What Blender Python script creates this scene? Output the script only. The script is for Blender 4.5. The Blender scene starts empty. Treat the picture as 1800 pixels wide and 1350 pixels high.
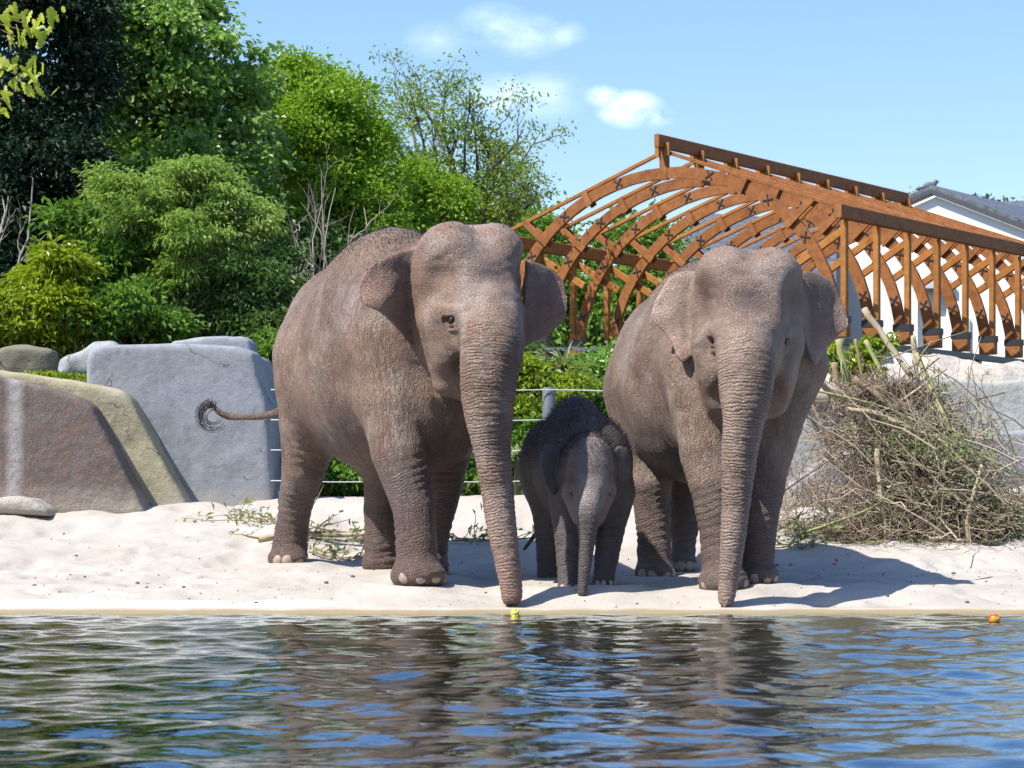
import bpy, math, random
import numpy as np
from mathutils import Vector, Matrix

SC = bpy.context.scene
COL = SC.collection
PI = math.pi
R = math.radians

# ------------------------------------------------------------------ camera
CAMH = 0.707
FPX = 4200.0                      # focal length in pixels of the 1800 px wide picture
cam_d = bpy.data.cameras.new('camera')
cam = bpy.data.objects.new('camera', cam_d); COL.objects.link(cam)
cam.location = (0, 0, CAMH); cam.rotation_euler = (R(90), 0, 0)
cam_d.sensor_width = 36.0; cam_d.lens = 36.0 * FPX / 1800.0
cam_d.shift_y = 205.0 / 1800.0
cam_d.clip_start = 0.1; cam_d.clip_end = 3000
cam_d.dof.use_dof = True; cam_d.dof.focus_distance = 15.8; cam_d.dof.aperture_fstop = 9.0
SC.camera = cam

# ------------------------------------------------------------------ light
SUN_DIR = Vector((-0.61, -0.36, 1.0)).normalized()      # towards the sun
SUN_EL = math.asin(SUN_DIR.z)
world = bpy.data.worlds.new('World'); SC.world = world; world.use_nodes = True
wn = world.node_tree.nodes; wl = world.node_tree.links; wn.clear()
w_out = wn.new('ShaderNodeOutputWorld'); w_bg = wn.new('ShaderNodeBackground')
w_sky = wn.new('ShaderNodeTexSky'); w_sky.sky_type = 'NISHITA'; w_sky.sun_disc = False
w_sky.sun_elevation = SUN_EL
w_sky.sun_rotation = math.atan2(SUN_DIR.x, SUN_DIR.y)
w_sky.altitude = 0; w_sky.air_density = 1.0; w_sky.dust_density = 0.5; w_sky.ozone_density = 2.5
w_bg.inputs['Strength'].default_value = 0.15
# small fair-weather clouds over the whole sky: noise on a flat cloud layer, kept rare
w_geo = wn.new('ShaderNodeTexCoord')
def wmath(op, a, b=None, c=None):
    n = wn.new('ShaderNodeMath'); n.operation = op
    for i, v in enumerate((a, b, c)):
        if v is None: continue
        if isinstance(v, (int, float)): n.inputs[i].default_value = v
        else: wl.new(v, n.inputs[i])
    return n.outputs[0]
w_sep = wn.new('ShaderNodeSeparateXYZ'); wl.new(w_geo.outputs['Generated'], w_sep.inputs[0])
def cloud_noise(scale, detail, rough, off):
    m = wn.new('ShaderNodeMapping'); m.inputs['Location'].default_value = off
    m.inputs['Scale'].default_value = (1, 1, 1.7)
    wl.new(w_geo.outputs['Generated'], m.inputs[0])
    n = wn.new('ShaderNodeTexNoise'); n.inputs['Scale'].default_value = scale
    n.inputs['Detail'].default_value = detail; n.inputs['Roughness'].default_value = rough
    wl.new(m.outputs[0], n.inputs['Vector']); return n.outputs['Fac']
fine = cloud_noise(38.0, 7.0, 0.62, (3.1, 0.4, 1.7))
# soft puffs at sky directions (unit vectors); several outside the frame too
def sky_dir(px, py):
    return Vector(((px - 900) / FPX, 1.0, (880 - py) / FPX)).normalized()
puffs = [(sky_dir(1108, 192), 0.0125, 0.70), (sky_dir(1058, 170), 0.0075, 0.55), (sky_dir(1150, 205), 0.008, 0.40),
         (sky_dir(868, 45), 0.015, 0.20), (sky_dir(930, 62), 0.015, 0.20), (sky_dir(985, 60), 0.010, 0.22), (sky_dir(770, 70), 0.013, 0.14),
         (sky_dir(960, 170), 0.016, 0.22), (sky_dir(885, 165), 0.014, 0.20),
         (Vector((0.55, 0.75, 0.42)).normalized(), 0.05, 0.5), (Vector((-0.6, 0.6, 0.5)).normalized(), 0.06, 0.5),
         (Vector((0.3, -0.8, 0.4)).normalized(), 0.08, 0.55), (Vector((-0.5, -0.7, 0.35)).normalized(), 0.07, 0.5),
         (Vector((0.9, -0.1, 0.3)).normalized(), 0.06, 0.5)]
total = None
for d, rad, amt in puffs:
    sub = wn.new('ShaderNodeVectorMath'); sub.operation = 'SUBTRACT'
    nrm = wn.new('ShaderNodeVectorMath'); nrm.operation = 'NORMALIZE'
    wl.new(w_geo.outputs['Generated'], nrm.inputs[0]); wl.new(nrm.outputs[0], sub.inputs[0]); sub.inputs[1].default_value = d
    sc_ = wn.new('ShaderNodeVectorMath'); sc_.operation = 'MULTIPLY'; sc_.inputs[1].default_value = (0.8, 0.8, 1.45)
    wl.new(sub.outputs[0], sc_.inputs[0])
    ln = wn.new('ShaderNodeVectorMath'); ln.operation = 'LENGTH'; wl.new(sc_.outputs[0], ln.inputs[0])
    g = wmath('SUBTRACT', 1.0, wmath('DIVIDE', ln.outputs['Value'], rad * 1.0))
    g = wmath('MULTIPLY', wmath('MAXIMUM', g, 0.0), amt)
    total = g if total is None else wmath('MAXIMUM', total, g)
cl = wmath('MULTIPLY', total, wmath('MULTIPLY', wmath('SUBTRACT', fine, 0.30), 5.0))
cl = wmath('MINIMUM', wmath('MAXIMUM', cl, 0.0), 0.58)
w_mix = wn.new('ShaderNodeMix'); w_mix.data_type = 'RGBA'
w_hs = wn.new('ShaderNodeHueSaturation'); w_hs.inputs['Hue'].default_value = 0.512; w_hs.inputs['Saturation'].default_value = 1.60; w_hs.inputs['Value'].default_value = 1.32
# even out the sky: a clear summer sky that stays blue down to the trees
w_gm = wn.new('ShaderNodeGamma'); w_gm.inputs['Gamma'].default_value = 0.62; wl.new(w_sky.outputs[0], w_gm.inputs['Color'])
wl.new(w_gm.outputs[0], w_hs.inputs['Color'])
wl.new(cl, w_mix.inputs['Factor']); wl.new(w_hs.outputs[0], w_mix.inputs['A'])
w_mix.inputs['B'].default_value = (7.6, 7.9, 8.4, 1)
wl.new(w_mix.outputs['Result'], w_bg.inputs['Color']); wl.new(w_bg.outputs[0], w_out.inputs['Surface'])

sun_d = bpy.data.lights.new('sun', 'SUN'); sun_d.energy = 4.0; sun_d.angle = R(0.53); sun_d.color = (1.0, 0.955, 0.88)
sun = bpy.data.objects.new('sun', sun_d); COL.objects.link(sun)
sun.rotation_euler = SUN_DIR.to_track_quat('Z', 'Y').to_euler(); sun.location = (-20, -8, 25)

SC.view_settings.view_transform = 'Standard'; SC.view_settings.look = 'None'
SC.view_settings.exposure = 1.02; SC.view_settings.gamma = 1.0
SC.render.engine = 'CYCLES'
SC.cycles.max_bounces = 8; SC.cycles.transparent_max_bounces = 8; SC.cycles.diffuse_bounces = 3; SC.cycles.glossy_bounces = 3
SC.cycles.sample_clamp_indirect = 6.0; SC.cycles.caustics_reflective = False; SC.cycles.caustics_refractive = False
SC.cycles.use_denoising = True

# ------------------------------------------------------------------ helpers
def P(px, py, Y):
    """the point at depth Y metres that the photograph shows at pixel (px, py)"""
    return np.array([(px - 900) / FPX * Y, Y, CAMH + (880 - py) / FPX * Y])

def tag(o, label=None, cat=None, group=None, kind=None):
    if label: o['label'] = label
    if cat: o['category'] = cat
    if group: o['group'] = group
    o['kind'] = kind or 'thing'
    return o

def empty(name, loc):
    o = bpy.data.objects.new(name, None); COL.objects.link(o); o.location = tuple(loc)
    o.empty_display_size = 0.1
    return o

def make_mesh(name, V, F, mat=None, smooth=True, attrs=None):
    """V (n,3); F list of index arrays, each (m,3) or (m,4)"""
    V = np.asarray(V, dtype=np.float32)
    if isinstance(F, np.ndarray): F = [F]
    F = [np.asarray(f, dtype=np.int32) for f in F if len(f)]
    me = bpy.data.meshes.new(name)
    loops = np.concatenate([f.ravel() for f in F])
    sizes = np.concatenate([np.full(len(f), f.shape[1], dtype=np.int32) for f in F])
    starts = np.concatenate([[0], np.cumsum(sizes)[:-1]]).astype(np.int32)
    me.vertices.add(len(V)); me.vertices.foreach_set('co', V.ravel())
    me.loops.add(len(loops)); me.loops.foreach_set('vertex_index', loops)
    me.polygons.add(len(sizes)); me.polygons.foreach_set('loop_start', starts)
    try: me.polygons.foreach_set('loop_total', sizes)
    except Exception: pass
    me.polygons.foreach_set('use_smooth', np.full(len(sizes), smooth, dtype=bool))
    if attrs:
        for k, a in attrs.items():
            at = me.attributes.new(k, 'FLOAT', 'POINT'); at.data.foreach_set('value', np.asarray(a, dtype=np.float32))
    me.update(calc_edges=True)
    if mat: me.materials.append(mat)
    return me

def mesh_obj(name, V, F, mat=None, parent=None, smooth=True, attrs=None):
    V = np.asarray(V, dtype=np.float64)
    if parent is not None:
        V = V - np.array(world_loc(parent))
    me = make_mesh(name, V, F, mat, smooth, attrs)
    o = bpy.data.objects.new(name, me); COL.objects.link(o)
    if parent is not None: o.parent = parent
    return o

def world_loc(o):
    l = Vector((0, 0, 0))
    while o is not None:
        l = l + o.location; o = o.parent
    return l

def smooth01(x): 
    x = np.clip(x, 0, 1); return x * x * (3 - 2 * x)

# numpy value noise -----------------------------------------------------
_rs = np.random.RandomState(7)
_perm = _rs.permutation(4096).astype(np.int64); _val = _rs.rand(4096).astype(np.float32) * 2 - 1
def vnoise(Pts, freq=1.0, seed=0):
    q = np.asarray(Pts) * freq + seed * 17.31
    i = np.floor(q).astype(np.int64); f = (q - i); f = f * f * (3 - 2 * f)
    out = 0
    for dx in (0, 1):
        wx = f[:, 0] if dx else 1 - f[:, 0]
        for dy in (0, 1):
            wy = f[:, 1] if dy else 1 - f[:, 1]
            for dz in (0, 1):
                wz = f[:, 2] if dz else 1 - f[:, 2]
                h = _perm[(i[:, 0] + dx) & 4095]; h = _perm[(h + i[:, 1] + dy) & 4095]; h = _perm[(h + i[:, 2] + dz) & 4095]
                out = out + wx * wy * wz * _val[h]
    return out
def fnoise(Pts, freq, octv=4, seed=0, gain=0.5):
    a = 1.0; s = 0
    for k in range(octv):
        s = s + a * vnoise(Pts, freq * 2 ** k, seed + k); a *= gain
    return s

# shape collector ---------------------------------------------------------
class MB:
    def __init__(s): s.V = []; s.Q = []; s.T = []; s.n = 0
    def add(s, V, Q=None, T=None):
        V = np.asarray(V, dtype=np.float64).reshape(-1, 3)
        s.V.append(V)
        if Q is not None and len(Q): s.Q.append(np.asarray(Q, dtype=np.int64) + s.n)
        if T is not None and len(T): s.T.append(np.asarray(T, dtype=np.int64) + s.n)
        s.n += len(V); return s
    def hexa(s, c):
        """eight corners: 0-3 bottom loop, 4-7 top loop"""
        return s.add(c, [(3, 2, 1, 0), (4, 5, 6, 7), (0, 1, 5, 4), (1, 2, 6, 5), (2, 3, 7, 6), (3, 0, 4, 7)])
    def beam(s, a, b, w, h, side=None, bev=0.0):
        """rectangular bar from a to b; w along 'side', h across it"""
        a = np.array(a, float); b = np.array(b, float); d = b - a; L = np.linalg.norm(d); d /= L
        if side is None: side = np.cross(d, (0, 0, 1)); 
        side = np.array(side, float); side = side - d * side.dot(d); side /= np.linalg.norm(side)
        up = np.cross(side, d)
        if bev <= 0:
            c = []
            for q in (a, b):
                for i, j in ((-1, -1), (1, -1), (1, 1), (-1, 1)): c.append(q + side * w / 2 * i + up * h / 2 * j)
            return s.hexa(c)
        prof = []
        for i, j in ((-1, -1), (1, -1), (1, 1), (-1, 1)):
            e = [(i * (w / 2 - bev), j * h / 2), (i * w / 2, j * (h / 2 - bev))]
            if i * j < 0: e = e[::-1]
            prof += e if (i, j) in ((-1, -1), (1, 1)) else e
        # order the eight profile points by angle
        prof.sort(key=lambda t: math.atan2(t[1], t[0]))
        V = [q + side * x + up * y for q in (a, b) for x, y in prof]; n = 8
        Q = [(k, (k + 1) % n, n + (k + 1) % n, n + k) for k in range(n)]
        T = [(0, k + 1, k) for k in range(1, n - 1)] + [(n, n + k, n + k + 1) for k in range(1, n - 1)]
        return s.add(V, Q, T)
    def tube(s, pts, rad, n=6, cap=True, sq=None):
        pts = np.asarray(pts, float); m = len(pts)
        rad = np.full(m, rad) if np.isscalar(rad) else np.asarray(rad, float)
        t = np.gradient(pts, axis=0); t /= np.linalg.norm(t, axis=1)[:, None] + 1e-9
        ref = np.array((0, 0, 1.0)) if abs(t[0, 2]) < 0.9 else np.array((1.0, 0, 0))
        V = []
        for k in range(m):
            u = ref - t[k] * ref.dot(t[k]); u /= np.linalg.norm(u) + 1e-9; v = np.cross(t[k], u); ref = u
            ang = np.arange(n) * 2 * PI / n
            V.append(pts[k] + rad[k] * (np.cos(ang)[:, None] * u + np.sin(ang)[:, None] * v))
        V = np.concatenate(V)
        k = np.arange(m - 1)[:, None] * n; j = np.arange(n)[None, :]; j2 = (j + 1) % n
        Q = np.stack([k + j, k + j2, k + n + j2, k + n + j], -1).reshape(-1, 4)
        T = []
        if cap:
            T = [(0, i + 1, i) for i in range(1, n - 1)] + [((m - 1) * n, (m - 1) * n + i, (m - 1) * n + i + 1) for i in range(1, n - 1)]
        return s.add(V, Q, T)
    def arrays(s):
        F = []
        if s.Q: F.append(np.concatenate(s.Q))
        if s.T: F.append(np.concatenate(s.T))
        return np.concatenate(s.V), F
    def build(s, name, mat, parent=None, smooth=False, attrs=None):
        V, F = s.arrays(); return mesh_obj(name, V, F, mat, parent, smooth, attrs)

# materials -----------------------------------------------------------------
class NT:
    def __init__(s, name):
        s.m = bpy.data.materials.new(name); s.m.use_nodes = True
        s.n = s.m.node_tree.nodes; s.l = s.m.node_tree.links; s.n.clear()
        s.out = s.n.new('ShaderNodeOutputMaterial')
    def node(s, t, **kw):
        n = s.n.new(t)
        for k, v in kw.items(): setattr(n, k, v)
        return n
    def link(s, a, b): s.l.new(a, b)
    def put(s, sock, v):
        if hasattr(v, 'is_output') or isinstance(v, bpy.types.NodeSocket): s.l.new(v, sock)
        else: sock.default_value = v
    def math(s, op, a, b=None, c=None, clamp=False):
        n = s.node('ShaderNodeMath', operation=op); n.use_clamp = clamp
        for i, v in enumerate((a, b, c)):
            if v is not None: s.put(n.inputs[i], v)
        return n.outputs[0]
    def obj(s): return s.node('ShaderNodeTexCoord').outputs['Object']
    def pos(s): return s.node('ShaderNodeNewGeometry').outputs['Position']
    def attr(s, name): return s.node('ShaderNodeAttribute', attribute_name=name).outputs['Fac']
    def mapping(s, vec, scale=(1, 1, 1), rot=(0, 0, 0), loc=(0, 0, 0)):
        n = s.node('ShaderNodeMapping'); s.link(vec, n.inputs[0])
        n.inputs['Scale'].default_value = scale; n.inputs['Rotation'].default_value = rot; n.inputs['Location'].default_value = loc
        return n.outputs[0]
    def noise(s, vec, scale, detail=4, rough=0.55, dist=0.0, out='Fac'):
        n = s.node('ShaderNodeTexNoise'); s.link(vec, n.inputs['Vector'])
        n.inputs['Scale'].default_value = scale; n.inputs['Detail'].default_value = detail
        n.inputs['Roughness'].default_value = rough; n.inputs['Distortion'].default_value = dist
        return n.outputs[out]
    def voro(s, vec, scale, feature='F1', out='Distance', rnd=1.0):
        n = s.node('ShaderNodeTexVoronoi', feature=feature); s.link(vec, n.inputs['Vector'])
        n.inputs['Scale'].default_value = scale; n.inputs['Randomness'].default_value = rnd
        return n.outputs[out]
    def ramp(s, fac, stops, interp='LINEAR'):
        n = s.node('ShaderNodeValToRGB'); s.link(fac, n.inputs[0]); cr = n.color_ramp; cr.interpolation = interp
        while len(cr.elements) < len(stops): cr.elements.new(0.5)
        for e, (p, c) in zip(cr.elements, stops):
            e.position = p
            if isinstance(c, (int, float)): c = (c, c, c)
            e.color = (*c, 1) if len(c) == 3 else c
        return n.outputs[0]
    def mix(s, fac, a, b, blend='MIX'):
        n = s.node('ShaderNodeMix', data_type='RGBA', blend_type=blend)
        for sock, v in ((n.inputs['Factor'], fac), (n.inputs['A'], a), (n.inputs['B'], b)):
            if isinstance(v, tuple) and len(v) == 3: v = (*v, 1)
            s.put(sock, v)
        return n.outputs['Result']
    def bump(s, h, strength=0.5, dist=0.01, normal=None):
        n = s.node('ShaderNodeBump'); s.link(h, n.inputs['Height'])
        n.inputs['Strength'].default_value = strength; n.inputs['Distance'].default_value = dist
        if normal is not None: s.link(normal, n.inputs['Normal'])
        return n.outputs[0]
    def bsdf(s, color, rough=0.7, spec=0.3, normal=None, metallic=0.0, **kw):
        b = s.node('ShaderNodeBsdfPrincipled')
        if isinstance(color, tuple) and len(color) == 3: color = (*color, 1)
        s.put(b.inputs['Base Color'], color); s.put(b.inputs['Roughness'], rough)
        b.inputs['Specular IOR Level'].default_value = spec; b.inputs['Metallic'].default_value = metallic
        for k, v in kw.items(): s.put(b.inputs[k], v)
        if normal is not None: s.link(normal, b.inputs['Normal'])
        return b.outputs[0]
    def done(s, surf):
        s.link(surf, s.out.inputs['Surface']); return s.m
# ================================================================== ground, pond
def sstep(a, b, x): return smooth01((x - a) / (b - a))

# places where feet press into the sand: (x, y, z) filled from the pixel positions of the feet
FEET = [(733, 1031, 15.8), (747, 1014, 16.4), (505, 992, 17.45), (669, 1003, 17.1),
        (1270, 1041, 15.7), (1332, 1027, 16.0), (1150, 1020, 17.0), (1198, 1005, 17.4),
        (1001, 1038, 15.8), (1061, 1030, 15.85), (964, 1019, 16.5), (1012, 1016, 16.65)]
FEET = [P(*f) for f in FEET]

def base_z(X, Y):
    prof_y = np.array([-60, -40, 2.0, 8, 12, 14.0, 14.6, 14.95, 15.25, 15.7, 16.2, 17.3, 18.5, 20.0, 21.5, 23, 26, 40, 80, 3000.0])
    prof_z = np.array([0.5, 0.3, -1.2, -1.2, -0.9, -0.42, -0.16, -0.02, 0.05, 0.115, 0.165, 0.215, 0.40, 0.635, 0.74, 0.8, 0.9, 1.6, 2.0, 2.0])
    z = np.interp(Y, prof_y, prof_z)
    # the planted terrace behind the slabs on the left and the wall on the right
    lt = sstep(-1.9, -2.5, X) * sstep(21.2, 22.2, Y)
    z = z * (1 - lt) + np.maximum(z, 1.85 + 0.012 * (Y - 22)) * lt
    rt = sstep(2.6, 3.4, X) * sstep(21.4, 22.3, Y)
    z = z * (1 - rt) + np.maximum(z, 1.92 + 0.012 * (Y - 22)) * rt
    # a low sand ridge in front of the wire fence, and a bank against the wall on the right
    z = z + 0.20 * sstep(-2.15, -1.5, X) * sstep(2.0, 1.2, X) * np.exp(-((Y - 19.3) / 0.7) ** 2)
    z = z + 0.22 * sstep(3.6, 4.6, X) * np.exp(-((Y - 20.2) / 0.7) ** 2)
    return z

def shore_wob(X):
    q = np.stack([X, 0 * X, 0 * X], 1); return 0.05 * vnoise(q, 0.9, 2) + 0.025 * vnoise(q, 3.1, 4) + 0.012 * vnoise(q, 9.0, 5)

def ground_z(X, Y, rough=True):
    X = np.atleast_1d(np.asarray(X, float)); Y = np.atleast_1d(np.asarray(Y, float))
    z = base_z(X, Y - shore_wob(X) * np.exp(-((Y - 15.0) / 0.5) ** 2))
    pts = np.stack([X, Y, np.zeros_like(X)], 1)
    dry = sstep(14.98, 15.5, Y) * (1 - sstep(60, 100, Y))
    if rough:
        lump = fnoise(pts, 1.1, 3, seed=3) * 0.024 + fnoise(pts, 4.5, 3, seed=9) * 0.016
        pit = np.minimum(0, fnoise(pts, 2.7, 2, seed=5) + 0.15) * 0.06 + np.minimum(0, vnoise(pts, 5.5, 8) + 0.35) * 0.05
        z = z + (lump + pit) * dry
        z = z + fnoise(pts, 1.5, 2, seed=4) * 0.012 * (1 - dry) * sstep(8, 14, Y)
    w = np.zeros_like(z); acc = np.zeros_like(z)
    for f in FEET:
        d2 = (X - f[0]) ** 2 + (Y - f[1]) ** 2
        g = np.exp(-d2 / (2 * 0.26 ** 2)); w += g; acc += g * (f[2] + 0.012 + 0.02 * np.exp(-(np.sqrt(d2) - 0.24) ** 2 / (2 * 0.05 ** 2)))
    k = np.clip(w, 0, 1)
    return np.where(w > 1e-4, z * (1 - k) + acc / np.maximum(w, 1e-6) * k, z)

def gz(x, y): return float(ground_z([x], [y])[0])

def mat_sand():
    t = NT('sand'); v = t.pos()
    n1 = t.noise(v, 1.3, 5, 0.6); n2 = t.noise(v, 22, 4, 0.65); n3 = t.noise(v, 260, 2, 0.6)
    c = t.mix(t.ramp(n1, [(0.35, 0.0), (0.65, 1.0)]), (0.375, 0.335, 0.288), (0.455, 0.422, 0.378))
    c = t.mix(t.ramp(n2, [(0.42, 0.0), (0.75, 0.55)]), c, (0.40, 0.33, 0.27))
    c = t.mix(t.ramp(n3, [(0.5, 0.0), (0.8, 0.5)]), c, (0.57, 0.53, 0.48))
    vo = t.voro(v, 26, out='Distance')
    c = t.mix(t.ramp(vo, [(0.05, 0.75), (0.10, 0.0)]), c, (0.23, 0.18, 0.14))
    # wet rim and pond bed: algae-dark below the water line
    sep = t.node('ShaderNodeSeparateXYZ'); t.link(v, sep.inputs[0])
    zz = t.math('ADD', sep.outputs[2], t.math('MULTIPLY', t.math('SUBTRACT', n2, 0.5), 0.03))
    wet = t.ramp(t.math('MULTIPLY_ADD', zz, 10.0, 0.5), [(0.50, 1.0), (0.78, 0.0)])
    c = t.mix(wet, c, t.mix(1.0, c, (0.50, 0.40, 0.28), 'MULTIPLY'))
    deep = t.ramp(t.math('MULTIPLY_ADD', zz, 2.6, 1.0), [(0.30, 1.0), (0.97, 0.0)])
    c = t.mix(deep, c, (0.034, 0.034, 0.014))
    # soil and litter away from the sand yard
    soil = t.ramp(t.math('MULTIPLY', sep.outputs[1], 0.01), [(0.213, 0.0), (0.228, 1.0)])
    c = t.mix(soil, c, t.mix(n2, (0.045, 0.035, 0.022), (0.10, 0.085, 0.05)))
    h = t.math('ADD', t.math('MULTIPLY', n2, 1.0), t.math('MULTIPLY', n3, 0.35))
    rough = t.math('MULTIPLY_ADD', wet, -0.45, 0.92)
    return t.done(t.bsdf(c, rough, 0.25, t.bump(h, 0.55, 0.02)))
M_SAND = mat_sand()

def axis(*segs):
    out = []
    for a, b, step in segs:
        n = max(1, int(round((b - a) / step))); out.append(np.linspace(a, b, n, endpoint=False))
    out.append([segs[-1][1]]); return np.concatenate(out)
gx = axis((-1500, -100, 350), (-100, -20, 16), (-20, -6, 1.4), (-6, 6, 0.03), (6, 20, 1.4), (20, 100, 16), (100, 1500, 350))
gy = axis((-60, 2, 6), (2, 13.6, 0.6), (13.6, 19.0, 0.026), (19.0, 24, 0.07), (24, 46, 1.0), (46, 120, 12), (120, 2500, 400))
GX, GY = np.meshgrid(gx, gy, indexing='xy')
GZ = ground_z(GX.ravel(), GY.ravel())
ny, nx = GX.shape
idx = np.arange(nx * ny).reshape(ny, nx)
Q = np.stack([idx[:-1, :-1], idx[:-1, 1:], idx[1:, 1:], idx[1:, :-1]], -1).reshape(-1, 4)
tag(mesh_obj('ground', np.stack([GX.ravel(), GY.ravel(), GZ], 1), Q, M_SAND), kind='structure')

# water ---------------------------------------------------------------------
def wave_h(X, Y):
    rs = np.random.RandomState(11); z = np.zeros_like(X)
    for k in range(110):
        lam = 0.16 * (1.35 / 0.16) ** rs.rand() 
        th = R(86) + rs.randn() * R(58)            # travel roughly away from the viewer
        kx, ky = 2 * PI / lam * math.cos(th), 2 * PI / lam * math.sin(th)
        amp = 0.00125 * lam ** 0.80
        z += amp * np.sin(kx * X + ky * Y + rs.rand() * 2 * PI)
    return z
wx = axis((-60, -5, 6), (-5, -3, 0.05), (-3, 3, 0.02), (3, 5, 0.05), (5, 60, 6))
wy = axis((-38, 3.5, 4), (3.5, 9, 0.02), (9, 15.4, 0.032))
WX, WY = np.meshgrid(wx, wy, indexing='xy')
calm = sstep(16.2, 13.0, WY) * 0.75 + 0.25
WZ = wave_h(WX.ravel(), WY.ravel()) * calm.ravel() * 1.22
ny, nx = WX.shape; idx = np.arange(nx * ny).reshape(ny, nx)
Q = np.stack([idx[:-1, :-1], idx[:-1, 1:], idx[1:, 1:], idx[1:, :-1]], -1).reshape(-1, 4)
def mat_water():
    t = NT('pond_water'); v = t.pos()
    m = t.mapping(v, (1.0, 1.6, 1.0))
    h = t.math('ADD', t.noise(m, 7.0, 3, 0.5), t.math('MULTIPLY', t.noise(m, 22.0, 2, 0.5), 0.22))
    nrm = t.bump(h, 0.15, 0.03)
    fr = t.node('ShaderNodeFresnel'); fr.inputs['IOR'].default_value = 1.4; t.link(nrm, fr.inputs['Normal'])
    gl = t.node('ShaderNodeBsdfGlossy'); gl.inputs['Roughness'].default_value = 0.012; gl.inputs['Color'].default_value = (0.86, 0.95, 1.0, 1); t.link(nrm, gl.inputs['Normal'])
    tr = t.node('ShaderNodeBsdfTransparent'); tr.inputs['Color'].default_value = (0.62, 0.66, 0.48, 1)
    mx = t.node('ShaderNodeMixShader'); t.link(t.math('POWER', fr.outputs[0], 0.50), mx.inputs[0]); t.link(tr.outputs[0], mx.inputs[1]); t.link(gl.outputs[0], mx.inputs[2])
    return t.done(mx.outputs[0])
tag(mesh_obj('water', np.stack([WX.ravel(), WY.ravel(), WZ], 1), Q, mat_water()), kind='structure')
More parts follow.
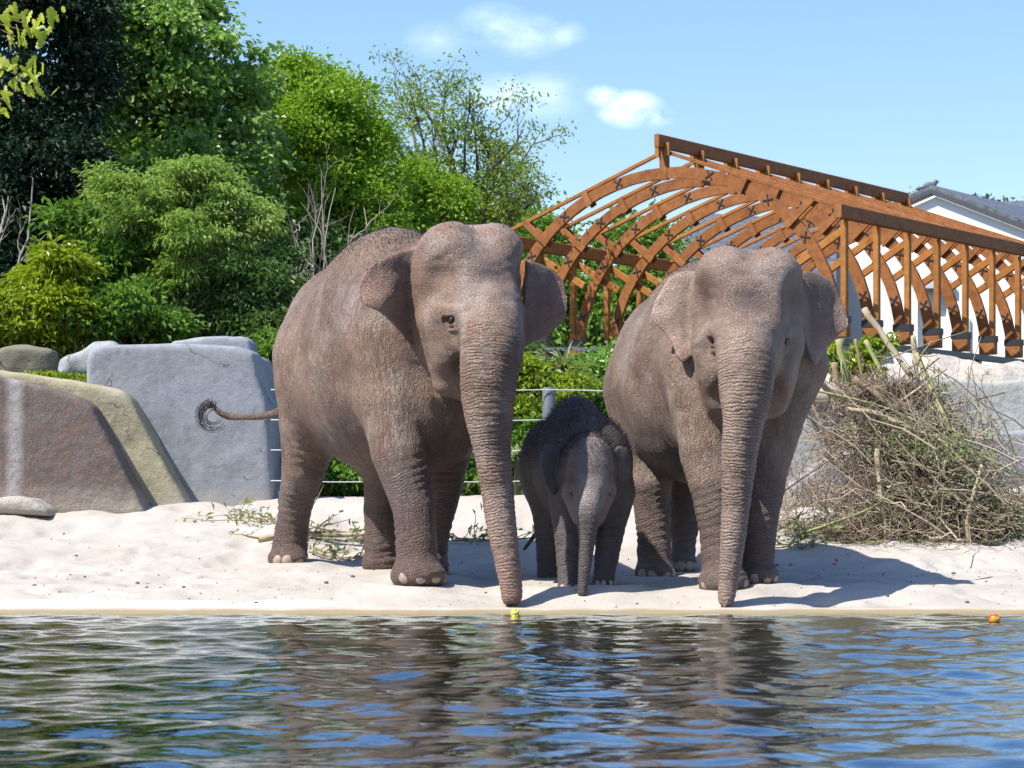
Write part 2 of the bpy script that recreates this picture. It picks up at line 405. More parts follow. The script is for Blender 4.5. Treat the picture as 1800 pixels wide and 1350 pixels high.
# ================================================================== elephants
class SDF:
    """smooth union of rounded shapes, meshed to one continuous skin"""
    def __init__(s): s.ops = []
    def ell(s, c, r, axes=None, k=0.08, sub=False):
        c = np.array(c, float); r = np.array(r, float); A = np.eye(3) if axes is None else np.array(axes, float)
        ext = np.sqrt(((A * r[:, None]) ** 2).sum(0)) 
        def f(p):
            q = (p - c) @ A.T; k0 = np.sqrt(((q / r) ** 2).sum(1)); k1 = np.sqrt(((q / r ** 2) ** 2).sum(1)) + 1e-9
            return k0 * (k0 - 1) / k1
        s.ops.append((f, c - ext, c + ext, k, sub)); return s
    def cone(s, a, b, ra, rb, k=0.06, sub=False):
        a = np.array(a, float); b = np.array(b, float); d = b - a; L2 = d.dot(d)
        def f(p):
            t = np.clip(((p - a) @ d) / L2, 0, 1); q = p - a - t[:, None] * d
            return np.sqrt((q * q).sum(1)) - (ra + (rb - ra) * t)
        m = max(ra, rb); s.ops.append((f, np.minimum(a, b) - m, np.maximum(a, b) + m, k, sub)); return s
    def chain(s, pts, k0=0.1, k=0.04):
        for i in range(len(pts) - 1):
            s.cone(pts[i][0], pts[i + 1][0], pts[i][1], pts[i + 1][1], k0 if i == 0 else k)
        return s
    def sheet(s, poly, O, e1, e2, n, bend, th, k=0.05):
        """thin curved flap: 2-D outline poly in (e1, e2), bent along n"""
        poly = np.array(poly, float); O = np.array(O, float)
        def f(p):
            q = p - O; a = q @ e1; b = q @ e2; c = q @ n - bend(a, b)
            N = len(poly); d = np.full(len(p), 1e9); sg = np.ones(len(p))
            for i in range(N):
                pi, pj = poly[i], poly[i - 1]; e = pj - pi
                wx = a - pi[0]; wy = b - pi[1]
                t = np.clip((wx * e[0] + wy * e[1]) / (e.dot(e) + 1e-12), 0, 1)
                d = np.minimum(d, (wx - e[0] * t) ** 2 + (wy - e[1] * t) ** 2)
                c1 = b >= pi[1]; c2 = b < pj[1]; c3 = e[0] * wy > e[1] * wx
                flip = (c1 & c2 & c3) | (~c1 & ~c2 & ~c3); sg = np.where(flip, -sg, sg)
            d2 = sg * np.sqrt(d)
            thick = th * (0.65 + 0.7 * np.clip(-d2 / 0.2, 0, 1))
            return (np.sqrt(np.maximum(d2 + 0.01, 0) ** 2 + c * c) - thick) * 0.85
        W = O + poly[:, :1] * e1 + poly[:, 1:] * e2
        s.ops.append((f, W.min(0) - 0.16, W.max(0) + 0.16, k, False)); return s
    def __call__(s, p):
        d = np.full(len(p), 1.0)
        for f, lo, hi, k, sub in s.ops:
            m = k + 0.05
            i = np.nonzero(((p > lo - m) & (p < hi + m)).all(1))[0]
            if not len(i): continue
            b = f(p[i]); a = d[i]
            if sub:
                b = -b; h = np.clip(0.5 - 0.5 * (a - b) / k, 0, 1); d[i] = b * h + a * (1 - h) + k * h * (1 - h)
            else:
                h = np.clip(0.5 + 0.5 * (b - a) / k, 0, 1); d[i] = b * (1 - h) + a * h - k * h * (1 - h)
        return d
    def mesh(s, vox, lo, hi):
        CF = 4; lo = np.array(lo); n = np.ceil((np.array(hi) - lo) / (vox * CF)).astype(int) + 1
        ax = [lo[i] + (np.arange(n[i]) + 0.5 - 0.5 / CF) * vox * CF for i in range(3)]
        G = np.stack(np.meshgrid(*ax, indexing='ij'), -1).reshape(-1, 3)
        C = s(G).reshape(n)
        D = np.repeat(np.repeat(np.repeat(C, CF, 0), CF, 1), CF, 2).astype(np.float32)
        act = np.abs(D) < vox * CF * 1.55
        I = np.stack(np.nonzero(act), 1)
        D[act] = s(lo + I * vox)
        S = D < 0
        a = [slice(0, -1), slice(1, None)]
        cnt = np.zeros(np.array(S.shape) - 1, dtype=np.int8)
        for i in (0, 1):
            for j in (0, 1):
                for k in (0, 1): cnt += S[a[i], a[j], a[k]]
        cell = (cnt > 0) & (cnt < 8); ci = np.stack(np.nonzero(cell), 1)
        vals = np.stack([D[ci[:, 0] + i, ci[:, 1] + j, ci[:, 2] + k] for i in (0, 1) for j in (0, 1) for k in (0, 1)], 1)
        offs = np.array([(i, j, k) for i in (0, 1) for j in (0, 1) for k in (0, 1)], float)
        acc = np.zeros((len(ci), 3)); w = np.zeros(len(ci))
        for p in range(8):
            for q in range(p + 1, 8):
                if np.abs(offs[p] - offs[q]).sum() != 1: continue
                va, vb = vals[:, p], vals[:, q]; x = (va < 0) != (vb < 0)
                t = np.where(x, va / np.where(x, va - vb, 1), 0)
                acc += np.where(x[:, None], offs[p] + t[:, None] * (offs[q] - offs[p]), 0); w += x
        V = lo + (ci + acc / w[:, None]) * vox
        idx = np.full(cell.shape, -1, dtype=np.int32); idx[cell] = np.arange(len(ci))
        F = []
        for axn in range(3):
            b = [slice(None)] * 3; c = [slice(None)] * 3; b[axn] = slice(0, -1); c[axn] = slice(1, None)
            sa, sb = S[tuple(b)], S[tuple(c)]; ed = np.stack(np.nonzero(sa != sb), 1)
            o1, o2 = [(1, 2), (2, 0), (0, 1)][axn]
            ok = (ed[:, o1] > 0) & (ed[:, o2] > 0) & (ed[:, o1] < S.shape[o1] - 1) & (ed[:, o2] < S.shape[o2] - 1); ed = ed[ok]
            q = []
            for du, dv in ((-1, -1), (0, -1), (0, 0), (-1, 0)):
                e = ed.copy(); e[:, o1] += du; e[:, o2] += dv; q.append(idx[e[:, 0], e[:, 1], e[:, 2]])
            q = np.stack(q, 1); fl = ~S[ed[:, 0], ed[:, 1], ed[:, 2]]
            q[fl] = q[fl][:, ::-1]; F.append(q)
        F = np.concatenate(F)
        # light smoothing
        for _ in range(2):
            A = np.zeros_like(V); cn = np.zeros(len(V))
            for i in range(4):
                np.add.at(A, F[:, i], V[F[:, i - 1]] + V[F[:, (i + 1) % 4]]); np.add.at(cn, F[:, i], 2)
            V = V * 0.5 + 0.5 * A / np.maximum(cn, 1)[:, None]
        return V, F

def vnormals(V, F):
    n = np.cross(V[F[:, 2]] - V[F[:, 0]], V[F[:, 3]] - V[F[:, 1]]); N = np.zeros_like(V)
    for i in range(4): np.add.at(N, F[:, i], n)
    return N / (np.linalg.norm(N, axis=1)[:, None] + 1e-12)

def polyline_param(Pts, line):
    """closest arc length along a polyline, and distance"""
    best = np.full(len(Pts), 1e9); arc = np.zeros(len(Pts)); s0 = 0
    for i in range(len(line) - 1):
        a, b = line[i], line[i + 1]; d = b - a; L = np.linalg.norm(d)
        t = np.clip(((Pts - a) @ d) / (L * L), 0 if i else -0.4, 1 if i < len(line) - 2 else 1.3)
        r = np.linalg.norm(Pts - a - t[:, None] * d, axis=1)
        m = r < best; best = np.where(m, r, best); arc = np.where(m, s0 + t * L, arc); s0 += L
    return arc, best

def catmull(pts, rad, sub=5):
    pts = np.array(pts, float); rad = np.array(rad, float); A = np.concatenate([[2 * pts[0] - pts[1]], pts, [2 * pts[-1] - pts[-2]]])
    B = np.concatenate([[rad[0]], rad, [rad[-1]]]); op, orr = [], []
    for i in range(1, len(A) - 2):
        for t in np.arange(sub) / sub:
            h = lambda X: 0.5 * (2 * X[i] + (X[i + 1] - X[i - 1]) * t + (2 * X[i - 1] - 5 * X[i] + 4 * X[i + 1] - X[i + 2]) * t * t + (3 * X[i] - X[i - 1] - 3 * X[i + 1] + X[i + 2]) * t ** 3)
            op.append(h(A)); orr.append(h(B))
    op.append(pts[-1]); orr.append(rad[-1]); return np.array(op), np.array(orr)

def mat_skin(name, lo, hi, pinkc, darkc, bumpk=1.0, ringf=0.021, flank=1.0):
    t = NT(name); v = t.pos()
    n1 = t.noise(v, 2.6, 4, 0.6); n2 = t.noise(v, 14, 5, 0.65); n3 = t.noise(v, 75, 3, 0.6)
    ringw = t.attr('ringw'); ring = t.attr('ring'); pink = t.attr('pink'); dark = t.attr('dark'); dust = t.attr('dust'); fl = t.attr('flank')
    c = t.mix(t.ramp(t.math('ADD', t.math('MULTIPLY', n1, 0.65), t.math('MULTIPLY', n2, 0.35)), [(0.36, 0), (0.62, 1)]), lo, hi)
    c = t.mix(t.ramp(n2, [(0.35, 0.0), (0.8, 0.55)]), c, t.mix(1.0, c, (0.62, 0.60, 0.60), 'MULTIPLY'))
    # uneven pigment: dark brown clouds, and grey dust dried on in patches
    c = t.mix(t.ramp(t.noise(v, 1.7, 5, 0.65, 0.5), [(0.42, 0.0), (0.60, 0.62)]), c, t.mix(1.0, c, (0.52, 0.46, 0.44), 'MULTIPLY'))
    c = t.mix(t.ramp(t.noise(t.mapping(v, (1, 1, 0.7), loc=(5, 2, 1)), 2.4, 6, 0.7, 0.4), [(0.50, 0.0), (0.66, 0.55)]), c, (0.40, 0.345, 0.305))
    spk = t.math('MULTIPLY', pink, t.ramp(t.math('ADD', t.math('MULTIPLY', n2, 0.6), t.math('MULTIPLY', n3, 0.4)), [(0.37, 0.0), (0.52, 1.0)]))
    c = t.mix(spk, c, pinkc)
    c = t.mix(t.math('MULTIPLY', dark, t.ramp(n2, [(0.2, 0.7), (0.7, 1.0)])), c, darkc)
    # dry sand and straw thrown over the back
    du = t.math('MULTIPLY', dust, t.ramp(t.noise(v, 60, 3, 0.7), [(0.45, 0.0), (0.53, 0.95)]))
    c = t.mix(du, c, t.mix(n3, (0.13, 0.07, 0.035), (0.33, 0.23, 0.15)))
    # wrinkles
    wob = t.math('MULTIPLY', t.math('SUBTRACT', t.noise(v, 7, 4, 0.65), 0.5), 0.085)
    ph = t.math('MULTIPLY', t.math('ADD', ring, wob), 2 * PI / ringf)
    amp = t.ramp(t.noise(v, 9.0, 2, 0.5), [(0.32, 0.08), (0.62, 1.0)])
    rw = t.math('MULTIPLY', t.math('MULTIPLY', t.math('POWER', t.math('ABSOLUTE', t.math('SINE', t.math('MULTIPLY', ph, 0.5))), 0.55), ringw), amp)
    m1 = t.mapping(v, (34, 34, 9.0), (R(8), R(-34), 0)); f1 = t.noise(m1, 1.0, 3, 0.55, 0.6)
    f1 = t.math('ABSOLUTE', t.math('SUBTRACT', f1, 0.5))
    m2 = t.mapping(v, (44, 44, 20.0), (R(-6), R(-38), R(20))); f2 = t.math('ABSOLUTE', t.math('SUBTRACT', t.noise(m2, 1.0, 2, 0.5, 0.8), 0.5))
    cre = t.math('MULTIPLY', t.ramp(f1, [(0.0, 0.0), (0.075, 1.0)]), t.ramp(f2, [(0.0, 0.6), (0.05, 1.0)]))
    folds = t.math('MULTIPLY', t.math('SUBTRACT', cre, 1.0), fl)
    wp = t.node('ShaderNodeVectorMath', operation='ADD'); t.link(v, wp.inputs[0])
    nz = t.node('ShaderNodeVectorMath', operation='SCALE'); t.link(t.noise(v, 16, 2, 0.5, out='Color'), nz.inputs[0]); nz.inputs['Scale'].default_value = 0.03
    t.link(nz.outputs[0], wp.inputs[1])
    cr = t.ramp(t.voro(t.mapping(wp.outputs[0], (1.0, 1.0, 1.7)), 48, 'DISTANCE_TO_EDGE'), [(0.0, 0.0), (0.13, 1.0)])
    h = t.math('ADD', t.math('MULTIPLY', rw, 1.0), t.math('MULTIPLY', folds, 0.60 * flank))
    h = t.math('ADD', h, t.math('MULTIPLY', cr, 0.28))
    h = t.math('ADD', h, t.math('MULTIPLY', n3, 0.25))
    nrm = t.bump(h, 1.0 * bumpk, 0.013)
    # skin colour is darker in the creases
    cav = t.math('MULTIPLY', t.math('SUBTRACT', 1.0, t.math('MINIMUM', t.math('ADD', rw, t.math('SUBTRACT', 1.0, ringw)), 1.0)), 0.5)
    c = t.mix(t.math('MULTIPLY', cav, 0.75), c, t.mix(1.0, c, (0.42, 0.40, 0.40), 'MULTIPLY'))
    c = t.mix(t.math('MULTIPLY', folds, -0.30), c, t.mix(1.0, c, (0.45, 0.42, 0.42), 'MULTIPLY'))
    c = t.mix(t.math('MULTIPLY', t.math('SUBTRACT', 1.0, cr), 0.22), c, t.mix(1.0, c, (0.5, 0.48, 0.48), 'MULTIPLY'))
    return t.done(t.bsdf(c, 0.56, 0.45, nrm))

def mat_plain(name, c, rough=0.5, spec=0.4, nscale=30, var=0.25, bump=0.1):
    t = NT(name); v = t.pos(); n = t.noise(v, nscale, 4)
    col = t.mix(n, tuple(x * (1 - var) for x in c), tuple(min(1, x * (1 + var)) for x in c))
    return t.done(t.bsdf(col, rough, spec, t.bump(n, bump, 0.01)))
M_EYE = mat_plain('eye_wet', (0.014, 0.008, 0.005), 0.22, 0.4, 60, 0.2, 0.0)
M_NAIL = mat_plain('toenail', (0.33, 0.245, 0.20), 0.5, 0.35, 60, 0.2)
M_HAIR = mat_plain('elephant_hair', (0.018, 0.013, 0.011), 0.45, 0.35, 8, 0.4, 0.0)

def sphere_mesh(c, r, axes=None, nu=14, nv=9):
    A = np.eye(3) if axes is None else np.array(axes); V = []
    for i in range(nv + 1):
        th = PI * i / nv
        for j in range(nu):
            a = 2 * PI * j / nu
            V.append(np.array([math.sin(th) * math.cos(a), math.sin(th) * math.sin(a), math.cos(th)]) * r)
    V = np.array(V) @ A + np.array(c)
    Qd = [(i * nu + j, i * nu + (j + 1) % nu, (i + 1) * nu + (j + 1) % nu, (i + 1) * nu + j) for i in range(nv) for j in range(nu)]
    return V, np.array(Qd)

def build_elephant(spec):
    S = SDF(); sc = spec['scale']
    phi = R(spec['phi']); fw = np.array([math.sin(phi), -math.cos(phi), 0]); sd = np.array([math.cos(phi), math.sin(phi), 0]); up = np.array([0, 0, 1.0])
    O = np.array([*spec['O'], spec['gz']])
    L = lambda f, s, z: O + (fw * f + sd * s + up * z) * sc
    BA = np.array([fw, sd, up])
    for f, s_, z, rf, rs_, rz, k in spec['body']:
        S.ell(L(f, s_, z), np.array((rf, rs_, rz)) * sc, BA, k * sc)
    # head frame
    yaw, pit, rol = (R(a) for a in spec['head_rot'])
    hf = np.array([math.sin(yaw), -math.cos(yaw), 0]); hs = np.array([math.cos(yaw), math.sin(yaw), 0]); hu = up.copy()
    hf, hu = hf * math.cos(pit) - hu * math.sin(pit), hu * math.cos(pit) + hf * math.sin(pit)
    hs, hu = hs * math.cos(rol) + hu * math.sin(rol), hu * math.cos(rol) - hs * math.sin(rol)
    HO = P(*spec['head']); hk = spec['hscale']; HA = np.array([hs, hf, hu])
    H = lambda s, f, z: HO + (hs * s + hf * f + hu * z) * hk
    # neck
    a, ra, b, rb = spec['neck']
    S.cone(L(*a), H(*b), ra * sc, rb * hk, 0.16 * sc)
    # legs
    legs = []
    for leg in spec['legs']:
        pts = [(P(px, py, Y), r * spec.get('legk', 1)) for px, py, Y, r in leg['j']]
        S.chain(pts, 0.13 * sc, 0.018 * sc)
        fc = P(*leg['foot']); yw = R(leg.get('yaw', spec['phi'])); ff = np.array([math.sin(yw), -math.cos(yw), 0]); fs = np.array([math.cos(yw), math.sin(yw), 0])
        fr = leg['fr']
        S.cone(pts[-1][0], fc + np.array([0, 0, 0.0]), pts[-1][1], fr[1] * 0.80, 0.02 * sc)
        S.ell(fc + ff * fr[0] * 0.12 - up * 0.01, fr, [ff, fs, up], 0.05 * sc)
        legs.append((np.array([p for p, _ in pts] + [fc]), fc, ff, fs, fr))
    # head
    for item in spec['skull']:
        if item[0] == 'e': S.ell(H(*item[1]), np.array(item[2]) * hk, HA, item[3] * hk)
        elif item[0] == 'c': S.cone(H(*item[1]), H(*item[2]), item[3] * hk, item[4] * hk, item[5] * hk)
        elif item[0] == 's': S.ell(H(*item[1]), np.array(item[2]) * hk, HA, item[3] * hk, True)
    # trunk
    tp = np.array([P(*q[:3]) for q in spec['trunk']]); tr = np.array([q[3] for q in spec['trunk']])
    tp, tr = catmull(tp, tr, 4)
    S.chain([(tp[i], tr[i]) for i in range(len(tp))], 0.10 * hk, 0.010 * hk)
    tipd = tp[-1] - tp[-3]; tipd /= np.linalg.norm(tipd); fr_ = np.array([0, -1.0, 0.0])
    if spec['finger']:
        S.cone(tp[-1] + fr_ * tr[-1] * 0.6 - tipd * 0.01, tp[-1] + tipd * tr[-1] * 1.45 + fr_ * tr[-1] * 0.75 - np.array([0.012, 0, 0]), tr[-1] * 0.5, tr[-1] * 0.16, 0.03 * hk)
    S.ell(tp[-1] + tipd * tr[-1] * 0.95, np.array([0.42, 0.42, 0.55]) * tr[-1], None, 0.03 * hk, True)
    # tail
    ta = None
    if 'tail' in spec:
        ta = np.array([P(*q[:3]) for q in spec['tail']]); trd = np.array([q[3] for q in spec['tail']]); ta, trd = catmull(ta, trd, 4)
        S.chain([(ta[i], trd[i]) for i in range(len(ta))], 0.05 * sc, 0.01)
    # ears
    earpl = []
    for e in spec['ears']:
        n = np.array(e['n'], float); n /= np.linalg.norm(n)
        hp = P(*e['hinge']); e1 = np.cross(up, n); e1 /= np.linalg.norm(e1); e2 = np.cross(n, e1)
        camp = np.array([0, 0, CAMH]); poly = []
        pl = np.array(e['poly'], float); pl, _ = catmull(np.concatenate([pl, pl[:1]]), np.zeros(len(pl) + 1), 3); pl = pl[:-1]
        for px, py in pl:
            d = P(px, py, 1.0) - camp; t = (hp - camp).dot(n) / d.dot(n); q = camp + d * t - hp; poly.append((q.dot(e1), q.dot(e2)))
        b0, b1, b2 = e['bend']
        sx = e['side']
        # b0: cupping away from the hinge; b1: fold of the top rim; b2: lower-edge wave
        def bend(A_, B_, b0=b0, b1=b1, b2=b2, sx=sx, e=e):
            o = A_ * sx
            om = e.get('om', 0.3)
            return e.get('b3', 0.0) * np.maximum(0, o - 0.55 * om) ** 2 + b0 * o * o / 0.1 + b1 * np.maximum(0, B_ - e['rim']) ** 1.5 / 0.05 + b2 * np.sin(B_ * 17 + o * 9) * np.clip(o / 0.3, 0, 1)
        S.sheet(poly, hp, e1, e2, n, bend, e.get('th', 0.0155), e.get('k', 0.05))
        earpl.append((hp, e1, e2, n, np.array(poly), sx, bend))
    # eyes: find the skin surface, press the socket in, raise the lids
    eyes = []
    for (es, ef, ez) in spec['eyes']:
        d = hs * es * 1.0 + hf * spec.get('eyef', 0.36); d /= np.linalg.norm(d)
        base = H(es * spec['eyew'] * 0.4, ef, ez); tt = np.linspace(0, 0.5 * hk, 160)
        vals = S(base + tt[:, None] * d); z = np.nonzero(vals > 0)[0]
        q = base + d * tt[z[0] if len(z) else 60]
        eyes.append((q, d))
    for q, d in eyes:
        sde = np.cross(up, d); sde /= np.linalg.norm(sde); u2 = np.cross(d, sde); EA = np.array([sde, d, u2]); er = 0.027 * spec.get('eyek', 1.18)
        S.ell(q + d * 0.012, (er * 1.5, er * 0.65, er * 0.70), EA, er * 0.6, True)
        S.ell(q + u2 * er * 1.15 - d * 0.002, (er * 2.3, er * 0.95, er * 0.5), EA, er * 0.5)
        S.ell(q - u2 * er * 1.0 - d * 0.010, (er * 1.9, er * 0.7, er * 0.36), EA, er * 0.5)
        S.ell(q - u2 * er * 2.1 - d * 0.012, (er * 2.3, er * 0.6, er * 0.3), EA, er * 0.5)
    lo, hi = spec['box']
    V, F = S.mesh(spec['vox'], lo, hi)
    # --- attributes
    arc, dist = polyline_param(V, tp)
    trr = np.interp(arc, np.concatenate([[0], np.cumsum(np.linalg.norm(np.diff(tp, axis=0), axis=1))]), tr)
    Ltot = np.linalg.norm(np.diff(tp, axis=0), axis=1).sum()
    infront = ((V - HO) @ hf) / hk
    tw = smooth01((trr * 1.30 - dist) / (trr * 0.25)) * smooth01((arc - spec['ring0']) / (0.22 * hk))
    hdist = np.linalg.norm((V - H(0, -0.1, 0.1)) @ HA.T / np.array((0.5, 0.6, 0.75)) / hk, axis=1)
    headw = smooth01((1.15 - hdist) / 0.25)
    ring = arc.copy(); ringw = tw.copy()
    legw = np.zeros(len(V))
    for line, fc, ff, fs, fr in legs:
        la, ld = polyline_param(V, line); total_ = np.linalg.norm(np.diff(line, axis=0), axis=1).sum()
        zrel = (V[:, 2] - fc[2])
        w = smooth01((0.30 * sc - ld) / (0.06 * sc)) * smooth01((0.95 * sc - zrel) / (0.35 * sc)) * (1 - tw)
        m = w > legw; ring = np.where(m & (tw < 0.05), la + 0.25 * ((V - fc) @ fs), ring); legw = np.maximum(legw, w)
    ankles = 0
    ringw = np.maximum(ringw, legw * 0.60)
    earw = np.zeros(len(V)); eared = np.zeros(len(V)); earshadew = np.zeros(len(V))
    for hp, e1, e2, n, poly, sx, bend in earpl:
        q = V - hp; o = (q @ e1) * sx; b = q @ e2; c = np.abs(q @ n - bend(q @ e1, b))
        inside = (o > 0.02 * hk) & (c < 0.045 * hk) & (b > poly[:, 1].min() - 0.03) & (b < poly[:, 1].max() + 0.03)
        omax = (poly[:, 0] * sx).max(); w = np.where(inside, smooth01(o / (0.06 * hk)), 0); earw = np.maximum(earw, w); earshadew = np.maximum(earshadew, w * spec.get('earshade', (0.5, 0.5))[0 if sx < 0 else 1])
        ed = np.where(inside, np.clip(o / omax, 0, 1) ** 1.6 * 1.0 + np.clip((-b + 0.0) / max(0.05, -poly[:, 1].min()), 0, 1) * 0.5, 0); eared = np.maximum(eared, ed)
    ringw = ringw * (1 - earw)
    pink = np.clip(spec['pink_ear'] * eared + spec['pink_trunk'] * tw * smooth01((arc / Ltot - 0.45) / 0.5), 0, 1)
    hz = ((V - HO) @ hu) / hk; hx = ((V - HO) @ hs) / hk
    dark = np.zeros(len(V))
    for (s_, z, r1, r2, amt) in spec['darkspots']:  # shading of the forehead hollows, tinted into the colour
        dark = np.maximum(dark, amt * np.exp(-((hx - s_) / r1) ** 2 - ((hz - z) / r2) ** 2) * headw * (infront > -0.35))
    for q, d in eyes:
        dark = np.maximum(dark, 0.6 * smooth01((0.075 * hk - np.linalg.norm(V - q, axis=1)) / (0.05 * hk)))
    if ta is not None:
        tA, tD = polyline_param(V, ta); dark = np.maximum(dark, 0.55 * smooth01((0.06 - tD) / 0.02) * smooth01(tA / 0.15))
    dark = np.maximum(dark, spec.get('darkall', 0.0) * (1 - spec.get('facelight', 0.0) * headw * (infront > 0.0)))  # calf: shade on the body and light on the face painted in
    N = vnormals(V, F)
    # muddy legs with a ragged upper edge; down-facing skin darkened as well
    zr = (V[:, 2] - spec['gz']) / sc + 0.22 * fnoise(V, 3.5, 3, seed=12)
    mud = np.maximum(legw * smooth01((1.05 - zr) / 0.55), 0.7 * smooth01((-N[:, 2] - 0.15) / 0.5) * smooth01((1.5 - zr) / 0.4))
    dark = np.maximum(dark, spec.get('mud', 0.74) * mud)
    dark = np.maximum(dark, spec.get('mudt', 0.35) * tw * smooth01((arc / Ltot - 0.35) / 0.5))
    dark = np.maximum(dark, earshadew * (1 - np.clip(eared, 0, 1) * 0.6))  # shade on the ears put into the skin colour, rims left lighter
    topz = L(0, 0, spec['dustz'])[2]
    dust = smooth01((V[:, 2] - topz) / 0.22) * smooth01((N[:, 2] - 0.15) / 0.5) * spec['dust']
    dust = dust * (1 - headw * 0.9) * (1 - earw)
    flank = np.clip(1 - headw * 0.72 - tw - earw * 0.8 - legw * 0.5, 0, 1)
    # --- folds big enough to be geometry
    lowf = fnoise(V, 3.2, 3, seed=spec['seed']) * 0.010 * sc
    disp = lowf * (1 - earw * 0.5)
    ph = ring / (0.058 * (0.6 + 0.4 * sc)) + fnoise(V, 6, 2, seed=5) * 0.5
    disp += legw * 0.0045 * sc * np.sin(ph * 2 * PI) * np.clip(vnoise(V, 5, 2) + 0.4, 0, 1)
    disp += tw * 0.0018 * hk * np.sin(ring / 0.036 * 2 * PI + vnoise(V, 7, 3) * 1.5)
    st = V @ np.array([[1, 0, 0.15], [0, 1, 0], [0.2, 0, 0.35]])
    disp += flank * 0.0030 * sc * (1 - np.abs(fnoise(st, 12.0, 2, seed=8)) * 2.0)
    for q, d in eyes:
        de = np.linalg.norm(V - q, axis=1) / hk; disp += 0.0045 * hk * np.sin(de * 2 * PI / 0.030) * np.exp(-(de / 0.085) ** 2) * (de > 0.045)
    hring = vnoise(V * np.array([1, 1, 2.2]), 13, 4); disp += headw * (1 - earw) * 0.0035 * hk * hring
    disp += earw * 0.006 * hk * fnoise(V, 9, 2, seed=6)
    V = V + N * disp[:, None]
    root = spec['root']
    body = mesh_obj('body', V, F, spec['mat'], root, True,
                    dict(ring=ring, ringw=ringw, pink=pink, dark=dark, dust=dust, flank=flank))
    # --- parts
    for q, d in eyes:
        sde = np.cross(up, d); sde /= np.linalg.norm(sde); u2 = np.cross(d, sde); er = 0.027 * spec.get('eyek', 1.18)
        v_, f_ = sphere_mesh(q - d * er * 0.38, (er * 1.05, er * 0.9, er * 0.9), [sde, d, u2]); mesh_obj('eye', v_, f_, M_EYE, root)
    for li, (line, fc, ff, fs, fr) in enumerate(legs):
        if not spec['legs'][li].get('nails', True): continue
        for ang in spec['legs'][li].get('nail_at', (-62, -24, 12, 48)):
            a = R(ang); dr = ff * math.cos(a) + fs * math.sin(a); ds = -ff * math.sin(a) + fs * math.cos(a)
            rr = fr[0] * abs(math.cos(a)) ** 1.0 + fr[1] * (1 - abs(math.cos(a)))
            c = fc + ff * fr[0] * 0.12 + dr * (rr * 0.865) - up * (0.020 * sc)
            v_, f_ = sphere_mesh(c, np.array((0.020, 0.046, 0.042)) * sc * spec.get('nailk', 1.0), [dr, ds, up], 10, 7)
            mesh_obj('toenail', v_, f_, M_NAIL, root)
    return dict(body=body, V=V, F=F, N=N, headw=headw, earw=earw, tw=tw, H=H, L=L, tail=ta, HA=HA, legw=legw, root=root)

def hair(info, sel, count, length, mat, lean, seed, width=0.0022, name='hair', jit=0.5):
    rs = np.random.RandomState(seed); w = sel / sel.sum(); ids = rs.choice(len(w), count, p=w)
    V = info['V'][ids]; N = info['N'][ids]
    d = N * 0.8 + np.array(lean) + rs.randn(count, 3) * jit * 0.4; d /= np.linalg.norm(d, axis=1)[:, None]
    ln = length * (0.5 + 0.8 * rs.rand(count))[:, None]
    s = np.cross(d, rs.randn(count, 3)); s /= np.linalg.norm(s, axis=1)[:, None]
    mid = V + d * ln * 0.55; tip = V + d * ln * 0.9 + np.array([0, 0, -0.35]) * ln * rs.rand(count, 1) * 0.6 + np.array(lean) * ln * 0.25
    VV = np.stack([V - s * width, V + s * width, mid - s * width * 0.7, mid + s * width * 0.7, tip], 1).reshape(-1, 3)
    b = np.arange(count)[:, None] * 5
    return mesh_obj(name, VV, [b + np.array([[0, 1, 3, 2]]), b + np.array([[2, 3, 4]])], mat, info['root'], True)

SKULL = [('e', (0, -0.20, 0.24), (0.375, 0.34, 0.36), 0.10),
         ('e', (-0.155, -0.09, 0.405), (0.20, 0.25, 0.215), 0.05), ('e', (0.155, -0.09, 0.405), (0.20, 0.25, 0.215), 0.05),
         ('e', (0, 0.03, 0.20), (0.285, 0.24, 0.30), 0.08),
         ('c', (0, 0.06, 0.10), (0, 0.16, -0.10), 0.265, 0.215, 0.08),
         ('e', (-0.235, 0.115, 0.075), (0.085, 0.13, 0.052), 0.04), ('e', (0.235, 0.115, 0.075), (0.085, 0.13, 0.052), 0.04),
         ('s', (-0.375, 0.15, 0.20), (0.115, 0.18, 0.23), 0.12), ('s', (0.375, 0.15, 0.20), (0.115, 0.18, 0.23), 0.12),
         ('s', (0, 0.345, 0.25), (0.15, 0.10, 0.12), 0.12), ('e', (0, 0.20, 0.055), (0.17, 0.10, 0.085), 0.09), ('e', (-0.225, 0.03, -0.20), (0.085, 0.13, 0.15), 0.06), ('e', (0.225, 0.03, -0.20), (0.085, 0.13, 0.15), 0.06),
         ('c', (-0.235, -0.05, -0.03), (-0.165, -0.03, -0.40), 0.145, 0.115, 0.09), ('c', (0.235, -0.05, -0.03), (0.165, -0.03, -0.40), 0.145, 0.115, 0.09),
         ('c', (0, -0.15, -0.22), (0, 0.10, -0.50), 0.25, 0.115, 0.10)]

BODY_ADULT = [(-0.08, 0, 1.50, 0.98, 0.60, 0.78, 0.10), (0.05, 0, 1.98, 0.62, 0.33, 0.42, 0.25), (0.55, 0, 1.60, 0.46, 0.50, 0.70, 0.15),
              (-0.74, 0, 1.55, 0.47, 0.49, 0.68, 0.15), (0.62, 0, 1.12, 0.36, 0.42, 0.40, 0.12)]

